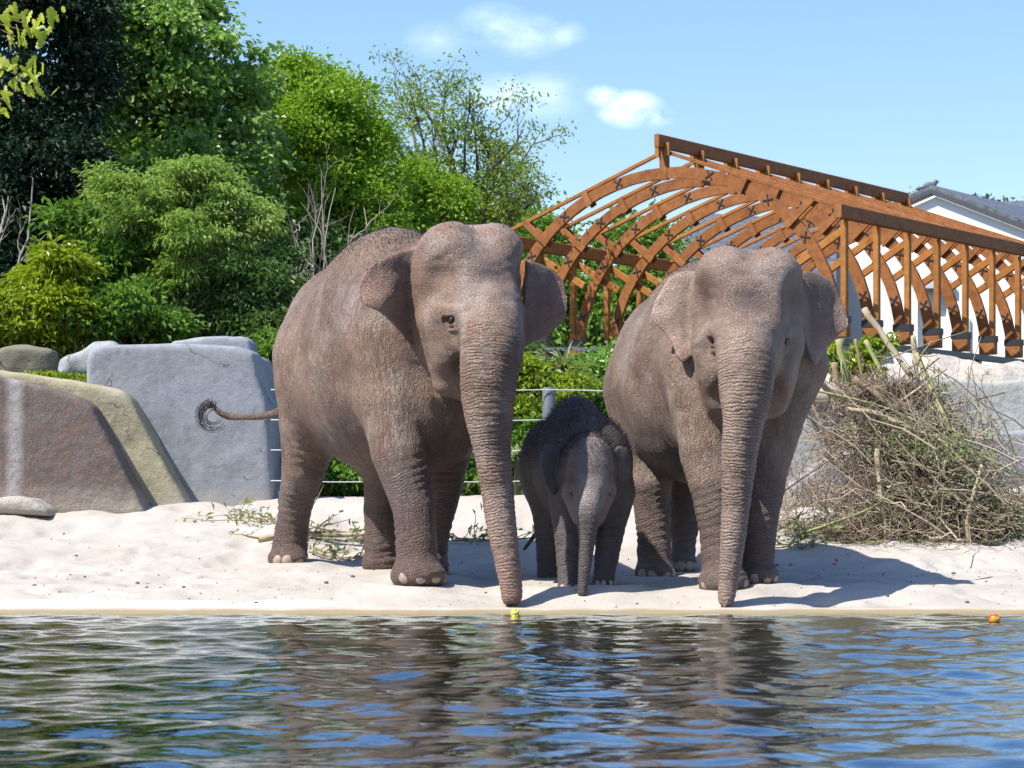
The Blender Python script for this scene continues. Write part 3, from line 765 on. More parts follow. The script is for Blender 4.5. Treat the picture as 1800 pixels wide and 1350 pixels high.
M_SKIN = mat_skin('elephant_skin', (0.205, 0.120, 0.082), (0.362, 0.244, 0.178), (0.48, 0.285, 0.21), (0.082, 0.055, 0.046))
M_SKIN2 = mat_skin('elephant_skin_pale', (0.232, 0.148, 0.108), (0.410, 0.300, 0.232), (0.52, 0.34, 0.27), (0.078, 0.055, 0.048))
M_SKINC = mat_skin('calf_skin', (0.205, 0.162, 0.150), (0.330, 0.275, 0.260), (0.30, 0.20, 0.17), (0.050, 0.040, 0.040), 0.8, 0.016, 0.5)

# ---- the big cow on the left ---------------------------------------------------
r1 = empty('elephant', (-0.86, 16.75, 0.19))
tag(r1, 'largest elephant, left of the calf, three-quarter view with tail held out', 'elephant', None)
E1 = build_elephant(dict(
    root=r1, mat=M_SKIN, scale=1.0, hscale=1.0, phi=28, O=(-0.86, 16.75), gz=0.19, seed=3, vox=0.0115,
    body=BODY_ADULT, head=(836, 560, 15.66), head_rot=(26, 8, 2), neck=((0.55, 0, 1.72), 0.46, (0, -0.30, 0.14), 0.38),
    skull=SKULL, eyes=[(-1, 0.13, 0.0), (1, 0.13, 0.0)], eyew=0.28, ring0=0.06,
    legs=[dict(j=[(690, 620, 16.15, .28), (692, 700, 16.05, .235), (705, 793, 15.95, .19), (727, 887, 15.88, .142), (732, 960, 15.82, .135)], foot=(733, 1008, 15.78), fr=(.20, .185, .115), yaw=30),
          dict(j=[(800, 640, 16.35, .26), (798, 740, 16.38, .19), (775, 850, 16.4, .15), (757, 930, 16.42, .135), (750, 970, 16.42, .14)], foot=(747, 996, 16.4), fr=(.17, .16, .10)),
          dict(j=[(572, 640, 17.2, .38), (550, 740, 17.3, .245), (534, 824, 17.35, .157), (521, 880, 17.45, .125), (514, 930, 17.5, .118), (510, 960, 17.5, .115)], foot=(505, 980, 17.45), fr=(.15, .135, .07)),
          dict(j=[(690, 740, 17.0, .25), (676, 840, 17.05, .15), (672, 900, 17.1, .13), (671, 955, 17.1, .12)], foot=(669, 988, 17.1), fr=(.14, .135, .08), nails=False)],
    trunk=[(864, 552, 15.44, .20), (864, 605, 15.32, .205), (857, 700, 15.25, .166), (866, 793, 15.25, .122), (876, 887, 15.25, .096), (891, 980, 15.2, .08), (899, 1036, 15.18, .066), (900, 1052, 15.17, .060)], finger=False,
    tail=[(540, 700, 17.45, .06), (500, 722, 17.75, .045), (484, 728, 17.8, .034), (450, 733, 17.9, .028), (410, 733, 18.0, .022), (390, 728, 18.0, .02), (378, 718, 18.0, .018)],
    ears=[dict(side=-1, hinge=(738, 520, 15.72), n=(0.60, -0.78, -0.15), rim=0.20, bend=(0.02, -0.06, 0.008), b3=-3.5, om=0.36, k=0.03,
               poly=[(742, 438), (715, 440), (688, 448), (662, 466), (650, 498), (648, 535), (668, 549), (692, 573), (712, 598), (722, 606), (730, 592), (744, 540)]),
          dict(side=1, hinge=(930, 530, 15.90), n=(0.62, -0.78, 0.0), rim=0.20, bend=(-0.01, -0.03, 0.008), b3=3.0, om=0.33, k=0.03,
               poly=[(925, 458), (948, 462), (972, 474), (987, 492), (992, 522), (990, 556), (984, 570), (965, 588), (935, 604), (916, 610), (918, 560)])],
    box=((-2.25, 14.85, 0.0), (0.5, 18.3, 2.75)), pink_ear=0.85, pink_trunk=0.55, mudt=0.15, dust=0.9, dustz=1.95,
    eyef=0.12, darkspots=[(0.02, 0.28, 0.09, 0.07, 0.75), (0.22, 0.26, 0.08, 0.12, 0.65), (-0.1, 0.44, 0.12, 0.05, 0.3), (0.06, 0.42, 0.12, 0.05, 0.3)]))
# tail brush: long wiry hairs that curl round in a loop
tb = MB(); rs = np.random.RandomState(4); tip = P(376, 716, 18.0)
for i in range(34):
    a0 = PI * 0.62 + rs.randn() * 0.25; rad = 0.065 + 0.05 * rs.rand(); c = tip + np.array([-0.005 + 0.02 * rs.randn(), 0.03 * rs.randn(), -0.055 + 0.015 * rs.randn()])
    sweep = PI * (0.7 + 0.75 * rs.rand()); th = a0 - 0.55 + np.linspace(0, 1, 9) * sweep
    pts = c + np.stack([np.cos(th) * rad * 1.05, np.linspace(0, 0.04 * rs.randn(), 9), np.sin(th) * rad], 1); pts[0] = tip + rs.randn(3) * 0.012
    tb.tube(pts, np.linspace(0.0028, 0.0012, 9), 3, False)
tb.build('tail_brush', M_HAIR, r1, True)
topmask = smooth01((E1['V'][:, 2] - 2.25) / 0.25) * np.clip(E1['N'][:, 2], 0, 1) * (1 - E1['earw']) * (0.25 + 0.75 * (1 - E1['headw']))
hair(E1, topmask + 1e-9, 3800, 0.030, M_HAIR, (-0.1, 0.25, 0.25), 2, 0.0013)

# ---- the cow on the right -----------------------------------------------------------
r2 = empty('elephant', (1.36, 16.75, 0.15))
tag(r2, 'adult elephant right of the calf facing straight ahead, ears spread', 'elephant', None)
SK2 = [list(x) for x in SKULL]
E2 = build_elephant(dict(
    root=r2, mat=M_SKIN2, scale=0.93, hscale=0.98, phi=16, O=(1.36, 16.78), gz=0.15, seed=6, vox=0.0115,
    body=BODY_ADULT, head=(1316, 598, 15.62), head_rot=(-1, 6, -1), neck=((0.55, 0, 1.66), 0.46, (0, -0.30, 0.10), 0.37),
    skull=SKULL, eyes=[(-1, 0.13, 0.0), (1, 0.13, 0.0)], eyew=0.28, ring0=0.06,
    legs=[dict(j=[(1228, 650, 16.05, .27), (1234, 740, 15.92, .185), (1239, 795, 15.85, .165), (1252, 851, 15.8, .15), (1262, 907, 15.77, .137), (1267, 975, 15.74, .132)], foot=(1270, 1020, 15.68), fr=(.185, .17, .11), yaw=8),
          dict(j=[(1385, 640, 16.15, .28), (1364, 740, 16.1, .175), (1341, 851, 16.05, .145), (1332, 907, 16.03, .132), (1327, 970, 16.0, .125)], foot=(1330, 1010, 15.98), fr=(.15, .145, .10), yaw=10),
          dict(j=[(1145, 690, 17.25, .34), (1148, 780, 17.2, .23), (1143, 850, 17.1, .15), (1147, 900, 17.1, .122), (1150, 970, 17.05, .12)], foot=(1150, 1004, 17.0), fr=(.16, .14, .09)),
          dict(j=[(1235, 690, 17.45, .32), (1212, 780, 17.5, .21), (1200, 870, 17.5, .12), (1200, 930, 17.5, .11), (1199, 970, 17.45, .09)], foot=(1197, 990, 17.4), fr=(.12, .11, .08))],
    trunk=[(1314, 585, 15.40, .185), (1313, 630, 15.28, .185), (1310, 690, 15.22, .163), (1307, 740, 15.2, .130), (1296, 850, 15.2, .10), (1287, 962, 15.17, .078), (1279, 1030, 15.15, .062), (1276, 1056, 15.13, .054)], finger=True,
    ears=[dict(side=-1, hinge=(1222, 545, 15.80), n=(-0.12, -0.95, 0.16), rim=0.22, bend=(0.012, -0.10, 0.010), k=0.03,
               poly=[(1228, 476), (1205, 474), (1183, 482), (1165, 504), (1150, 532), (1143, 562), (1166, 585), (1182, 606), (1190, 628), (1203, 637), (1216, 622), (1220, 596), (1230, 560)]),
          dict(side=1, hinge=(1412, 550, 15.80), n=(0.52, -0.85, 0.02), rim=0.20, bend=(-0.006, -0.04, 0.010), b3=2.5, om=0.36, k=0.03,
               poly=[(1408, 478), (1425, 476), (1450, 484), (1470, 508), (1480, 540), (1484, 574), (1472, 590), (1458, 612), (1440, 636), (1428, 642), (1419, 620), (1410, 580)])],
    box=((0.2, 14.85, -0.02), (2.5, 18.3, 2.6)), earshade=(0.1, 0.6), pink_ear=0.95, pink_trunk=0.3, dust=1.0, dustz=1.92,
    darkspots=[(-0.02, 0.27, 0.16, 0.08, 0.9), (0.26, 0.28, 0.10, 0.11, 0.8), (-0.08, 0.45, 0.10, 0.05, 0.35), (0.1, 0.45, 0.1, 0.05, 0.35)]))
topmask = smooth01((E2['V'][:, 2] - 2.0) / 0.25) * np.clip(E2['N'][:, 2], 0, 1) * (1 - E2['earw']) * (0.25 + 0.75 * (1 - E2['headw']))
hair(E2, topmask + 1e-9, 2500, 0.022, M_HAIR, (-0.1, 0.25, 0.25), 3, 0.0012)

# ---- the calf ----------------------------------------------------------------------
r3 = empty('elephant_calf', (0.44, 16.3, 0.14))
tag(r3, 'small dark hairy elephant calf standing between the two adults', 'elephant calf', None)
CSK = [(x[0], x[1], x[2], *x[3:]) for x in SKULL]
E3 = build_elephant(dict(
    root=r3, mat=M_SKINC, scale=0.53, hscale=0.55, phi=20, O=(0.445, 16.28), gz=0.145, seed=9, vox=0.0085,
    body=[(-0.05, 0, 1.46, 0.90, 0.52, 0.66, 0.10), (0.0, -0.02, 1.98, 0.58, 0.27, 0.42, 0.30), (0.55, 0, 1.50, 0.46, 0.50, 0.62, 0.15),
          (-0.74, 0, 1.50, 0.48, 0.50, 0.66, 0.15)],
    head=(1036, 862, 15.62), head_rot=(6, 14, 0), neck=((0.45, 0, 1.60), 0.42, (0, -0.30, 0.16), 0.36),
    skull=[('e', (0, -0.18, 0.20), (0.325, 0.34, 0.36), 0.10), ('e', (0, -0.10, 0.40), (0.27, 0.27, 0.27), 0.10), ('e', (0, 0.05, 0.20), (0.27, 0.22, 0.26), 0.08),
           ('c', (0, 0.06, 0.06), (0, 0.14, -0.12), 0.25, 0.19, 0.08), ('e', (-0.21, 0.10, 0.06), (0.08, 0.10, 0.05), 0.06), ('e', (0.21, 0.10, 0.06), (0.08, 0.10, 0.05), 0.06),
           ('s', (-0.35, 0.14, 0.2), (0.09, 0.12, 0.15), 0.10), ('s', (0.35, 0.14, 0.2), (0.09, 0.12, 0.15), 0.10),
           ('c', (-0.2, -0.05, -0.03), (-0.11, 0.0, -0.34), 0.13, 0.09, 0.09), ('c', (0.2, -0.05, -0.03), (0.11, 0.0, -0.34), 0.13, 0.09, 0.09), ('c', (0, -0.15, -0.15), (0, 0.08, -0.38), 0.2, 0.1, 0.1)],
    eyes=[(-1, 0.13, 0.0), (1, 0.13, 0.0)], eyew=0.26, eyek=0.62, ring0=0.02, nailk=0.9,
    legs=[dict(j=[(1003, 880, 15.95, .155), (1000, 940, 15.88, .10), (998, 985, 15.82, .078), (999, 1015, 15.8, .072)], foot=(1000, 1029, 15.78), fr=(.085, .08, .045)),
          dict(j=[(1078, 870, 16.05, .15), (1073, 930, 15.98, .095), (1066, 980, 15.9, .076), (1062, 1010, 15.87, .07)], foot=(1061, 1022, 15.85), fr=(.085, .08, .045)),
          dict(j=[(972, 860, 16.55, .17), (966, 930, 16.55, .105), (963, 980, 16.52, .076), (963, 1003, 16.5, .072)], foot=(964, 1012, 16.5), fr=(.08, .078, .04)),
          dict(j=[(1020, 860, 16.7, .16), (1014, 930, 16.7, .10), (1012, 980, 16.65, .076), (1012, 1000, 16.65, .07)], foot=(1012, 1010, 16.65), fr=(.08, .078, .04), nails=False)],
    trunk=[(1035, 868, 15.50, .088), (1035, 890, 15.46, .084), (1034, 915, 15.44, .070), (1031, 955, 15.44, .054), (1027, 1002, 15.43, .042), (1024, 1030, 15.41, .034), (1023, 1043, 15.40, .030)], finger=False,
    tail=[(960, 880, 16.75, .03), (950, 915, 16.95, .022), (944, 935, 17.0, .016), (933, 950, 17.02, .013), (921, 966, 17.03, .010)],
    ears=[dict(side=-1, hinge=(984, 825, 15.70), n=(0.40, -0.9, -0.05), rim=0.10, bend=(0.01, -0.05, 0.004), th=0.013, k=0.02,
               poly=[(986, 784), (970, 780), (955, 784), (948, 800), (949, 825), (956, 850), (966, 868), (976, 872), (984, 858), (988, 830)]),
          dict(side=1, hinge=(1082, 820, 15.72), n=(0.5, -0.86, 0.0), rim=0.10, bend=(0.0, -0.04, 0.004), th=0.013, k=0.02,
               poly=[(1078, 790), (1090, 783), (1103, 790), (1110, 808), (1110, 830), (1103, 845), (1093, 851), (1084, 840), (1079, 820)])],
    box=((0.0, 15.2, 0.0), (0.95, 17.2, 1.55)), pink_ear=0.2, pink_trunk=0.1, dust=0.15, dustz=1.9,
    darkspots=[(0, 0.30, 0.2, 0.10, 0.7), (-0.22, 0.18, 0.07, 0.08, 0.7), (0.24, 0.2, 0.07, 0.08, 0.7)], darkall=0.88, mud=0.8, facelight=1.0))
cm = (np.clip(E3['N'][:, 2] + 0.35, 0, 1)) * smooth01((E3['V'][:, 2] - 0.75) / 0.4) * (1 - 0.8 * E3['earw']) * (1 - E3['tw'])
hair(E3, cm * (1 - 0.75 * E3['headw']) + 1e-9, 6000, 0.032, M_HAIR, (-0.15, 0.15, 0.25), 5, 0.0011)
M_HAIR2 = mat_plain('calf_head_hair', (0.05, 0.038, 0.033), 0.5, 0.3, 8, 0.4, 0.0)
hair(E3, cm * E3['headw'] * smooth01((E3['V'][:, 2] - 0.86) / 0.1) + 1e-9, 2600, 0.024, M_HAIR2, (0.05, -0.1, 0.2), 6, 0.0011, name='head_hair')
# ================================================================== concrete slabs and walls
def mat_slab(name, c1, c2, streak=(0.5, 0.5, 0.5), streak_amt=0.4, stain=None, stain_amt=0.0, bump=0.5, white_x=None):
    t = NT(name); v = t.pos()
    n1 = t.noise(v, 2.2, 5, 0.6); n2 = t.noise(v, 13, 5, 0.65); n3 = t.noise(v, 70, 3, 0.6)
    c = t.mix(t.ramp(n1, [(0.3, 0), (0.7, 1)]), c1, c2)
    st = t.noise(t.mapping(v, (5.0, 5.0, 0.35)), 1.0, 4, 0.6)
    c = t.mix(t.math('MULTIPLY', t.ramp(st, [(0.48, 0), (0.72, 1)]), streak_amt), c, streak)
    if stain: c = t.mix(t.math('MULTIPLY', t.ramp(t.noise(v, 5.5, 4, 0.7), [(0.46, 0), (0.66, 1)]), stain_amt), c, stain)
    c = t.mix(t.ramp(n2, [(0.35, 0.35), (0.65, 0.0)]), c, t.mix(1.0, c, (0.45, 0.45, 0.45), 'MULTIPLY'))
    c = t.mix(t.ramp(n3, [(0.55, 0.0), (0.85, 0.35)]), c, (0.62, 0.60, 0.57))
    # cracks, and sand dusted over the foot of the block
    wpv = t.node('ShaderNodeVectorMath', operation='ADD'); t.link(v, wpv.inputs[0]); nsv = t.node('ShaderNodeVectorMath', operation='SCALE')
    t.link(t.noise(v, 3.0, 4, 0.6, out='Color'), nsv.inputs[0]); nsv.inputs['Scale'].default_value = 0.5; t.link(nsv.outputs[0], wpv.inputs[1])
    crk = t.ramp(t.voro(wpv.outputs[0], 1.1, 'DISTANCE_TO_EDGE'), [(0.0, 1.0), (0.012, 0.0)])
    crk = t.math('MULTIPLY', crk, t.ramp(n1, [(0.48, 0.0), (0.60, 0.8)]))
    c = t.mix(crk, c, (0.05, 0.045, 0.04))
    spz = t.node('ShaderNodeSeparateXYZ'); t.link(v, spz.inputs[0])
    dz = t.math('ADD', spz.outputs[2], t.math('MULTIPLY', t.math('SUBTRACT', n2, 0.5), 0.35))
    c = t.mix(t.ramp(dz, [(0.60, 0.75), (0.86, 0.0)]), c, (0.40, 0.35, 0.29))
    c = t.mix(t.math('MULTIPLY', t.ramp(t.noise(v, 1.1, 4, 0.7), [(0.50, 0.0), (0.62, 1.0)]), 0.30), c, t.mix(1.0, c, (0.55, 0.54, 0.50), 'MULTIPLY'))
    if white_x is not None:      # lime run-off down the face
        sp = t.node('ShaderNodeSeparateXYZ'); t.link(v, sp.inputs[0])
        dx = t.math('ABSOLUTE', t.math('ADD', t.math('SUBTRACT', sp.outputs[0], white_x), t.math('MULTIPLY', t.math('SUBTRACT', n1, 0.5), 0.12)))
        c = t.mix(t.math('MULTIPLY', t.ramp(dx, [(0.02, 0.55), (0.09, 0.0)]), t.ramp(n2, [(0.3, 0.45), (0.6, 1.0)])), c, (0.50, 0.48, 0.47))
    h = t.math('ADD', t.math('ADD', n2, t.math('MULTIPLY', n1, 0.6)), t.math('MULTIPLY', n3, 0.35))
    return t.done(t.bsdf(c, 0.88, 0.25, t.bump(h, bump, 0.03)))
M_GREY = mat_slab('grey_concrete', (0.225, 0.238, 0.262), (0.300, 0.315, 0.340), (0.40, 0.415, 0.435), 0.40, None, 0, 0.28)
M_BROWN = mat_slab('brown_rock_concrete', (0.118, 0.092, 0.078), (0.170, 0.138, 0.120), (0.28, 0.25, 0.235), 0.45, (0.21, 0.115, 0.082), 0.6, 0.5, -4.17)
M_YEL = mat_slab('ochre_rock_concrete', (0.34, 0.30, 0.185), (0.43, 0.385, 0.26), (0.5, 0.46, 0.36), 0.3, (0.27, 0.24, 0.13), 0.4, 0.45)
M_WALL = mat_slab('pale_wall_concrete', (0.36, 0.37, 0.335), (0.47, 0.475, 0.44), (0.30, 0.33, 0.31), 0.45)
M_PALE = mat_slab('pale_stone', (0.27, 0.295, 0.31), (0.37, 0.385, 0.39), (0.6, 0.6, 0.6), 0.3)
M_SANDROCK = mat_slab('sandy_rock', (0.44, 0.38, 0.31), (0.56, 0.50, 0.43), (0.6, 0.55, 0.5), 0.2, None, 0, 0.9)

def slab(name, outline, Y, depth, mat, label, cat, rnd=0.06, lean=0.0, vox=0.03, rough=0.03, seed=1, group=None, kind=None):
    """block with the given front outline (pixels at depth Y), going back 'depth' metres, worn round edges"""
    poly = np.array([P(px, py, Y)[[0, 2]] for px, py in outline])
    def f(p):
        a = p[:, 0]; b = p[:, 2]; c = p[:, 1] - (Y + depth / 2) - lean * (b - poly[:, 1].min())
        N = len(poly); d = np.full(len(p), 1e9); sg = np.ones(len(p))
        for i in range(N):
            pi, pj = poly[i], poly[i - 1]; e = pj - pi; wx_ = a - pi[0]; wy_ = b - pi[1]
            t = np.clip((wx_ * e[0] + wy_ * e[1]) / (e.dot(e) + 1e-12), 0, 1)
            d = np.minimum(d, (wx_ - e[0] * t) ** 2 + (wy_ - e[1] * t) ** 2)
            c1 = b >= pi[1]; c2 = b < pj[1]; c3 = e[0] * wy_ > e[1] * wx_
            sg = np.where((c1 & c2 & c3) | (~c1 & ~c2 & ~c3), -sg, sg)
        d2 = sg * np.sqrt(d) + rnd; d3 = np.abs(c) - depth / 2 + rnd
        out = np.minimum(np.maximum(d2, d3), 0) + np.sqrt(np.maximum(d2, 0) ** 2 + np.maximum(d3, 0) ** 2) - rnd
        return out + rough * (fnoise(p, 2.3, 2, seed=seed) + 0.35 * vnoise(p, 9, seed + 5))
    S = SDF(); lo = np.array([poly[:, 0].min(), Y - 0.1, poly[:, 1].min()]); hi = np.array([poly[:, 0].max(), Y + depth + lean * (poly[:, 1].max() - poly[:, 1].min()) + 0.1, poly[:, 1].max()])
    S.ops.append((f, lo - 0.2, hi + 0.2, 0.02, False))
    V, F = S.mesh(vox, lo - 0.15, hi + 0.15)
    o = mesh_obj(name, V, F, mat, None, True)
    return tag(o, label, cat, group, kind)

slab('rock_slab', [(-90, 648), (20, 664), (80, 680), (140, 700), (158, 712), (190, 770), (262, 910), (-90, 910)], 20.0, 0.45, M_BROWN,
     'dark reddish brown rock slab with a white streak at the far left', 'rock slab', 0.025, 0.04, rough=0.012, seed=2)
slab('rock_slab', [(-90, 630), (0, 650), (120, 668), (215, 686), (228, 700), (262, 762), (340, 910), (-90, 910)], 20.45, 0.75, M_YEL,
     'ochre rock slab with slanting side between the brown and grey blocks', 'rock slab', 0.035, 0.03, rough=0.018, seed=4)
slab('concrete_block', [(152, 640), (156, 616), (180, 607), (300, 603), (420, 608), (446, 618), (456, 668), (470, 712), (474, 800), (482, 910), (152, 910)], 20.9, 1.5, M_GREY,
     'tall blue grey concrete block behind the elephant tail', 'concrete block', 0.03, 0.02, rough=0.013, seed=6)
slab('concrete_block', [(285, 612), (300, 596), (340, 590), (425, 589), (440, 597), (452, 640), (285, 660)], 22.45, 0.5, M_GREY,
     'low grey parapet showing just above the tall concrete block', 'concrete block', 0.04, 0, rough=0.02, seed=7)
slab('boulder', [(95, 668), (100, 628), (125, 612), (165, 600), (205, 606), (218, 668)], 22.6, 0.9, M_PALE,
     'pale bluish boulder at the left end of the grey block', 'boulder', 0.12, 0, rough=0.06, seed=8)
slab('garden_wall', [(-120, 660), (-120, 606), (20, 610), (92, 618), (96, 660)], 23.2, 0.4, mat_slab('mossy_wall', (0.17, 0.15, 0.11), (0.25, 0.22, 0.17), (0.3, 0.3, 0.25), 0.3),
     'low dark mossy stone wall below the shrubs at far left', 'wall', 0.04, 0, rough=0.04, seed=9)
slab('boulder', [(-60, 905), (-40, 880), (20, 874), (52, 878), (78, 893), (88, 908)], 19.6, 0.5, M_SANDROCK,
     'low sand coloured rock lying against the brown slab', 'boulder', 0.06, 0, vox=0.02, rough=0.03, seed=10)
slab('concrete_wall', [(1335, 910), (1335, 690), (1420, 690), (1500, 676), (1640, 664), (1760, 668), (1960, 664), (1960, 910)], 20.9, 0.8, M_WALL,
     'long pale concrete wall behind the brush pile on the right', 'wall', 0.03, 0.03, rough=0.015, seed=11)
slab('concrete_ledge', [(1660, 770), (1700, 758), (1800, 756), (1960, 760), (1960, 905), (1640, 905)], 20.2, 0.75, M_GREY,
     'low grey concrete ledge in front of the right wall', 'ledge', 0.04, 0.02, rough=0.02, seed=12)
slab('rock_slab', [(1352, 915), (1372, 868), (1440, 817), (1500, 788), (1530, 800), (1545, 915)], 19.95, 0.7, M_GREY,
     'bluish slanted rock slab between elephant leg and brush pile', 'rock slab', 0.03, 0.05, rough=0.018, seed=13)
slab('boulder', [(1400, 705), (1408, 690), (1440, 684), (1462, 690), (1478, 712)], 20.75, 0.3, M_SANDROCK,
     'small pale stone on the wall left of the brush pile', 'boulder', 0.05, 0, vox=0.02, rough=0.03, seed=14)
# sand heaped on top of the right wall
hx = np.linspace(2.2, 6.2, 90); hy = np.linspace(20.95, 25.0, 60); HX, HY = np.meshgrid(hx, hy)
pts = np.stack([HX.ravel(), HY.ravel(), 0 * HX.ravel()], 1)
HZ = 1.66 + 0.20 * sstep(20.95, 22.0, HY.ravel()) + 0.10 * fnoise(pts, 1.3, 3, seed=2) + 0.05 * fnoise(pts, 5, 2, seed=3) - 0.5 * sstep(21.3, 20.95, HY.ravel())
HZ += 0.10 * np.exp(-((HX.ravel() - 4.0) / 0.9) ** 2)
idx = np.arange(HX.size).reshape(HX.shape); Q = np.stack([idx[:-1, :-1], idx[:-1, 1:], idx[1:, 1:], idx[1:, :-1]], -1).reshape(-1, 4)
tag(mesh_obj('sand_bank', np.stack([HX.ravel(), HY.ravel(), HZ], 1), Q, M_SANDROCK), kind='structure')

# smooth pale rim of the pool at the left
ex = np.linspace(-7, 7, 260); ey = np.linspace(14.86, 15.50, 26); EX, EY = np.meshgrid(ex, ey)
pts = np.stack([EX.ravel(), EY.ravel(), 0 * EX.ravel()], 1)
prof = np.interp(EY.ravel(), [14.86, 14.95, 15.02, 15.12, 15.30, 15.42, 15.5], [-0.25, -0.03, 0.028, 0.042, 0.070, 0.070, -0.05])
lim = sstep(-0.3, -1.3, EX.ravel() + 0.25 * vnoise(pts, 2.1, 3)); back = sstep(15.06, 15.16, EY.ravel())
EZ = prof + 0.006 * fnoise(pts, 3, 2) - (1 - lim) * back * 0.12
idx = np.arange(EX.size).reshape(EX.shape); Q = np.stack([idx[:-1, :-1], idx[:-1, 1:], idx[1:, 1:], idx[1:, :-1]], -1).reshape(-1, 4)
def mat_rim():
    t = NT('pool_rim'); v = t.pos(); n1 = t.noise(v, 3, 4); n2 = t.noise(v, 40, 4, 0.65)
    c = t.mix(n1, (0.52, 0.47, 0.42), (0.62, 0.58, 0.54)); c = t.mix(t.ramp(n2, [(0.55, 0), (0.75, 0.4)]), c, (0.38, 0.32, 0.26))
    sep = t.node('ShaderNodeSeparateXYZ'); t.link(v, sep.inputs[0])
    wet = t.ramp(t.math('ADD', t.math('MULTIPLY', sep.outputs[2], 12.0), t.math('MULTIPLY', n1, 0.25)), [(0.32, 1.0), (0.62, 0.0)])
    c = t.mix(wet, c, (0.27, 0.21, 0.125))
    return t.done(t.bsdf(c, 0.8, 0.3, t.bump(n2, 0.3, 0.01)))
tag(mesh_obj('pool_rim', np.stack([EX.ravel(), EY.ravel() + shore_wob(EX.ravel()), EZ], 1), Q, mat_rim()), kind='structure')
# ================================================================== timber roof frame
ALPHA = math.atan(2970 / FPX)
T_D = np.array([math.sin(ALPHA), math.cos(ALPHA), 0]); T_U = np.array([math.cos(ALPHA), -math.sin(ALPHA), 0]); T_Z = np.array([0, 0, 1.0])
T_BASE = CAMH + 2.67
T_O = np.array([(1168 - 900) / FPX * 40.0, 40.0, T_BASE])
def T(u, v, t): return T_O + T_U * u + T_Z * v + T_D * t
def mat_wood(name, c1, c2):
    t = NT(name); v = t.obj()
    g = t.noise(t.mapping(v, (9, 9, 9)), 1.0, 5, 0.6, 0.4); g2 = t.noise(v, 60, 3, 0.6); rnd = t.node('ShaderNodeObjectInfo').outputs['Random']
    c = t.mix(t.ramp(g, [(0.3, 0), (0.7, 1)]), c1, c2)
    c = t.mix(t.math('MULTIPLY', rnd, 0.4), c, t.mix(1.0, c, (0.62, 0.50, 0.42), 'MULTIPLY'))
    c = t.mix(t.ramp(t.noise(v, 4.0, 4, 0.65), [(0.52, 0), (0.75, 0.6)]), c, t.mix(1.0, c, (0.42, 0.36, 0.32), 'MULTIPLY'))
    return t.done(t.bsdf(c, 0.6, 0.18, t.bump(g2, 0.15, 0.01)))
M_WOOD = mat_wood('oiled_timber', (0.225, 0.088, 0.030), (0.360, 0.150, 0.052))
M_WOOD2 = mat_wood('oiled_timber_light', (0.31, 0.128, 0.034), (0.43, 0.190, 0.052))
M_STEEL = mat_plain('dark_steel', (0.055, 0.062, 0.075), 0.45, 0.5, 20, 0.25)
M_BOLT = mat_plain('black_bolt_plate', (0.022, 0.022, 0.026), 0.5, 0.5, 40, 0.3)
M_RAIL = mat_plain('grey_rail', (0.27, 0.29, 0.31), 0.45, 0.5, 20, 0.15)
NTR, BAY = 9, 1.14
UA, HE, RV = 3.36, 1.89, 3.22          # half width to the posts, eave height, ridge height
AE, BE = 3.14, 2.72                    # arch half-ellipse
tf = empty('timber_roof_frame', T(0, -0.3, 4.5)); 
tag(tf, 'open timber roof skeleton of arched trusses standing behind the elephants', 'timber frame')
def arch_pt(a, off=0.0): return (AE + off) * math.cos(a), (BE + off) * math.sin(a)
first = None
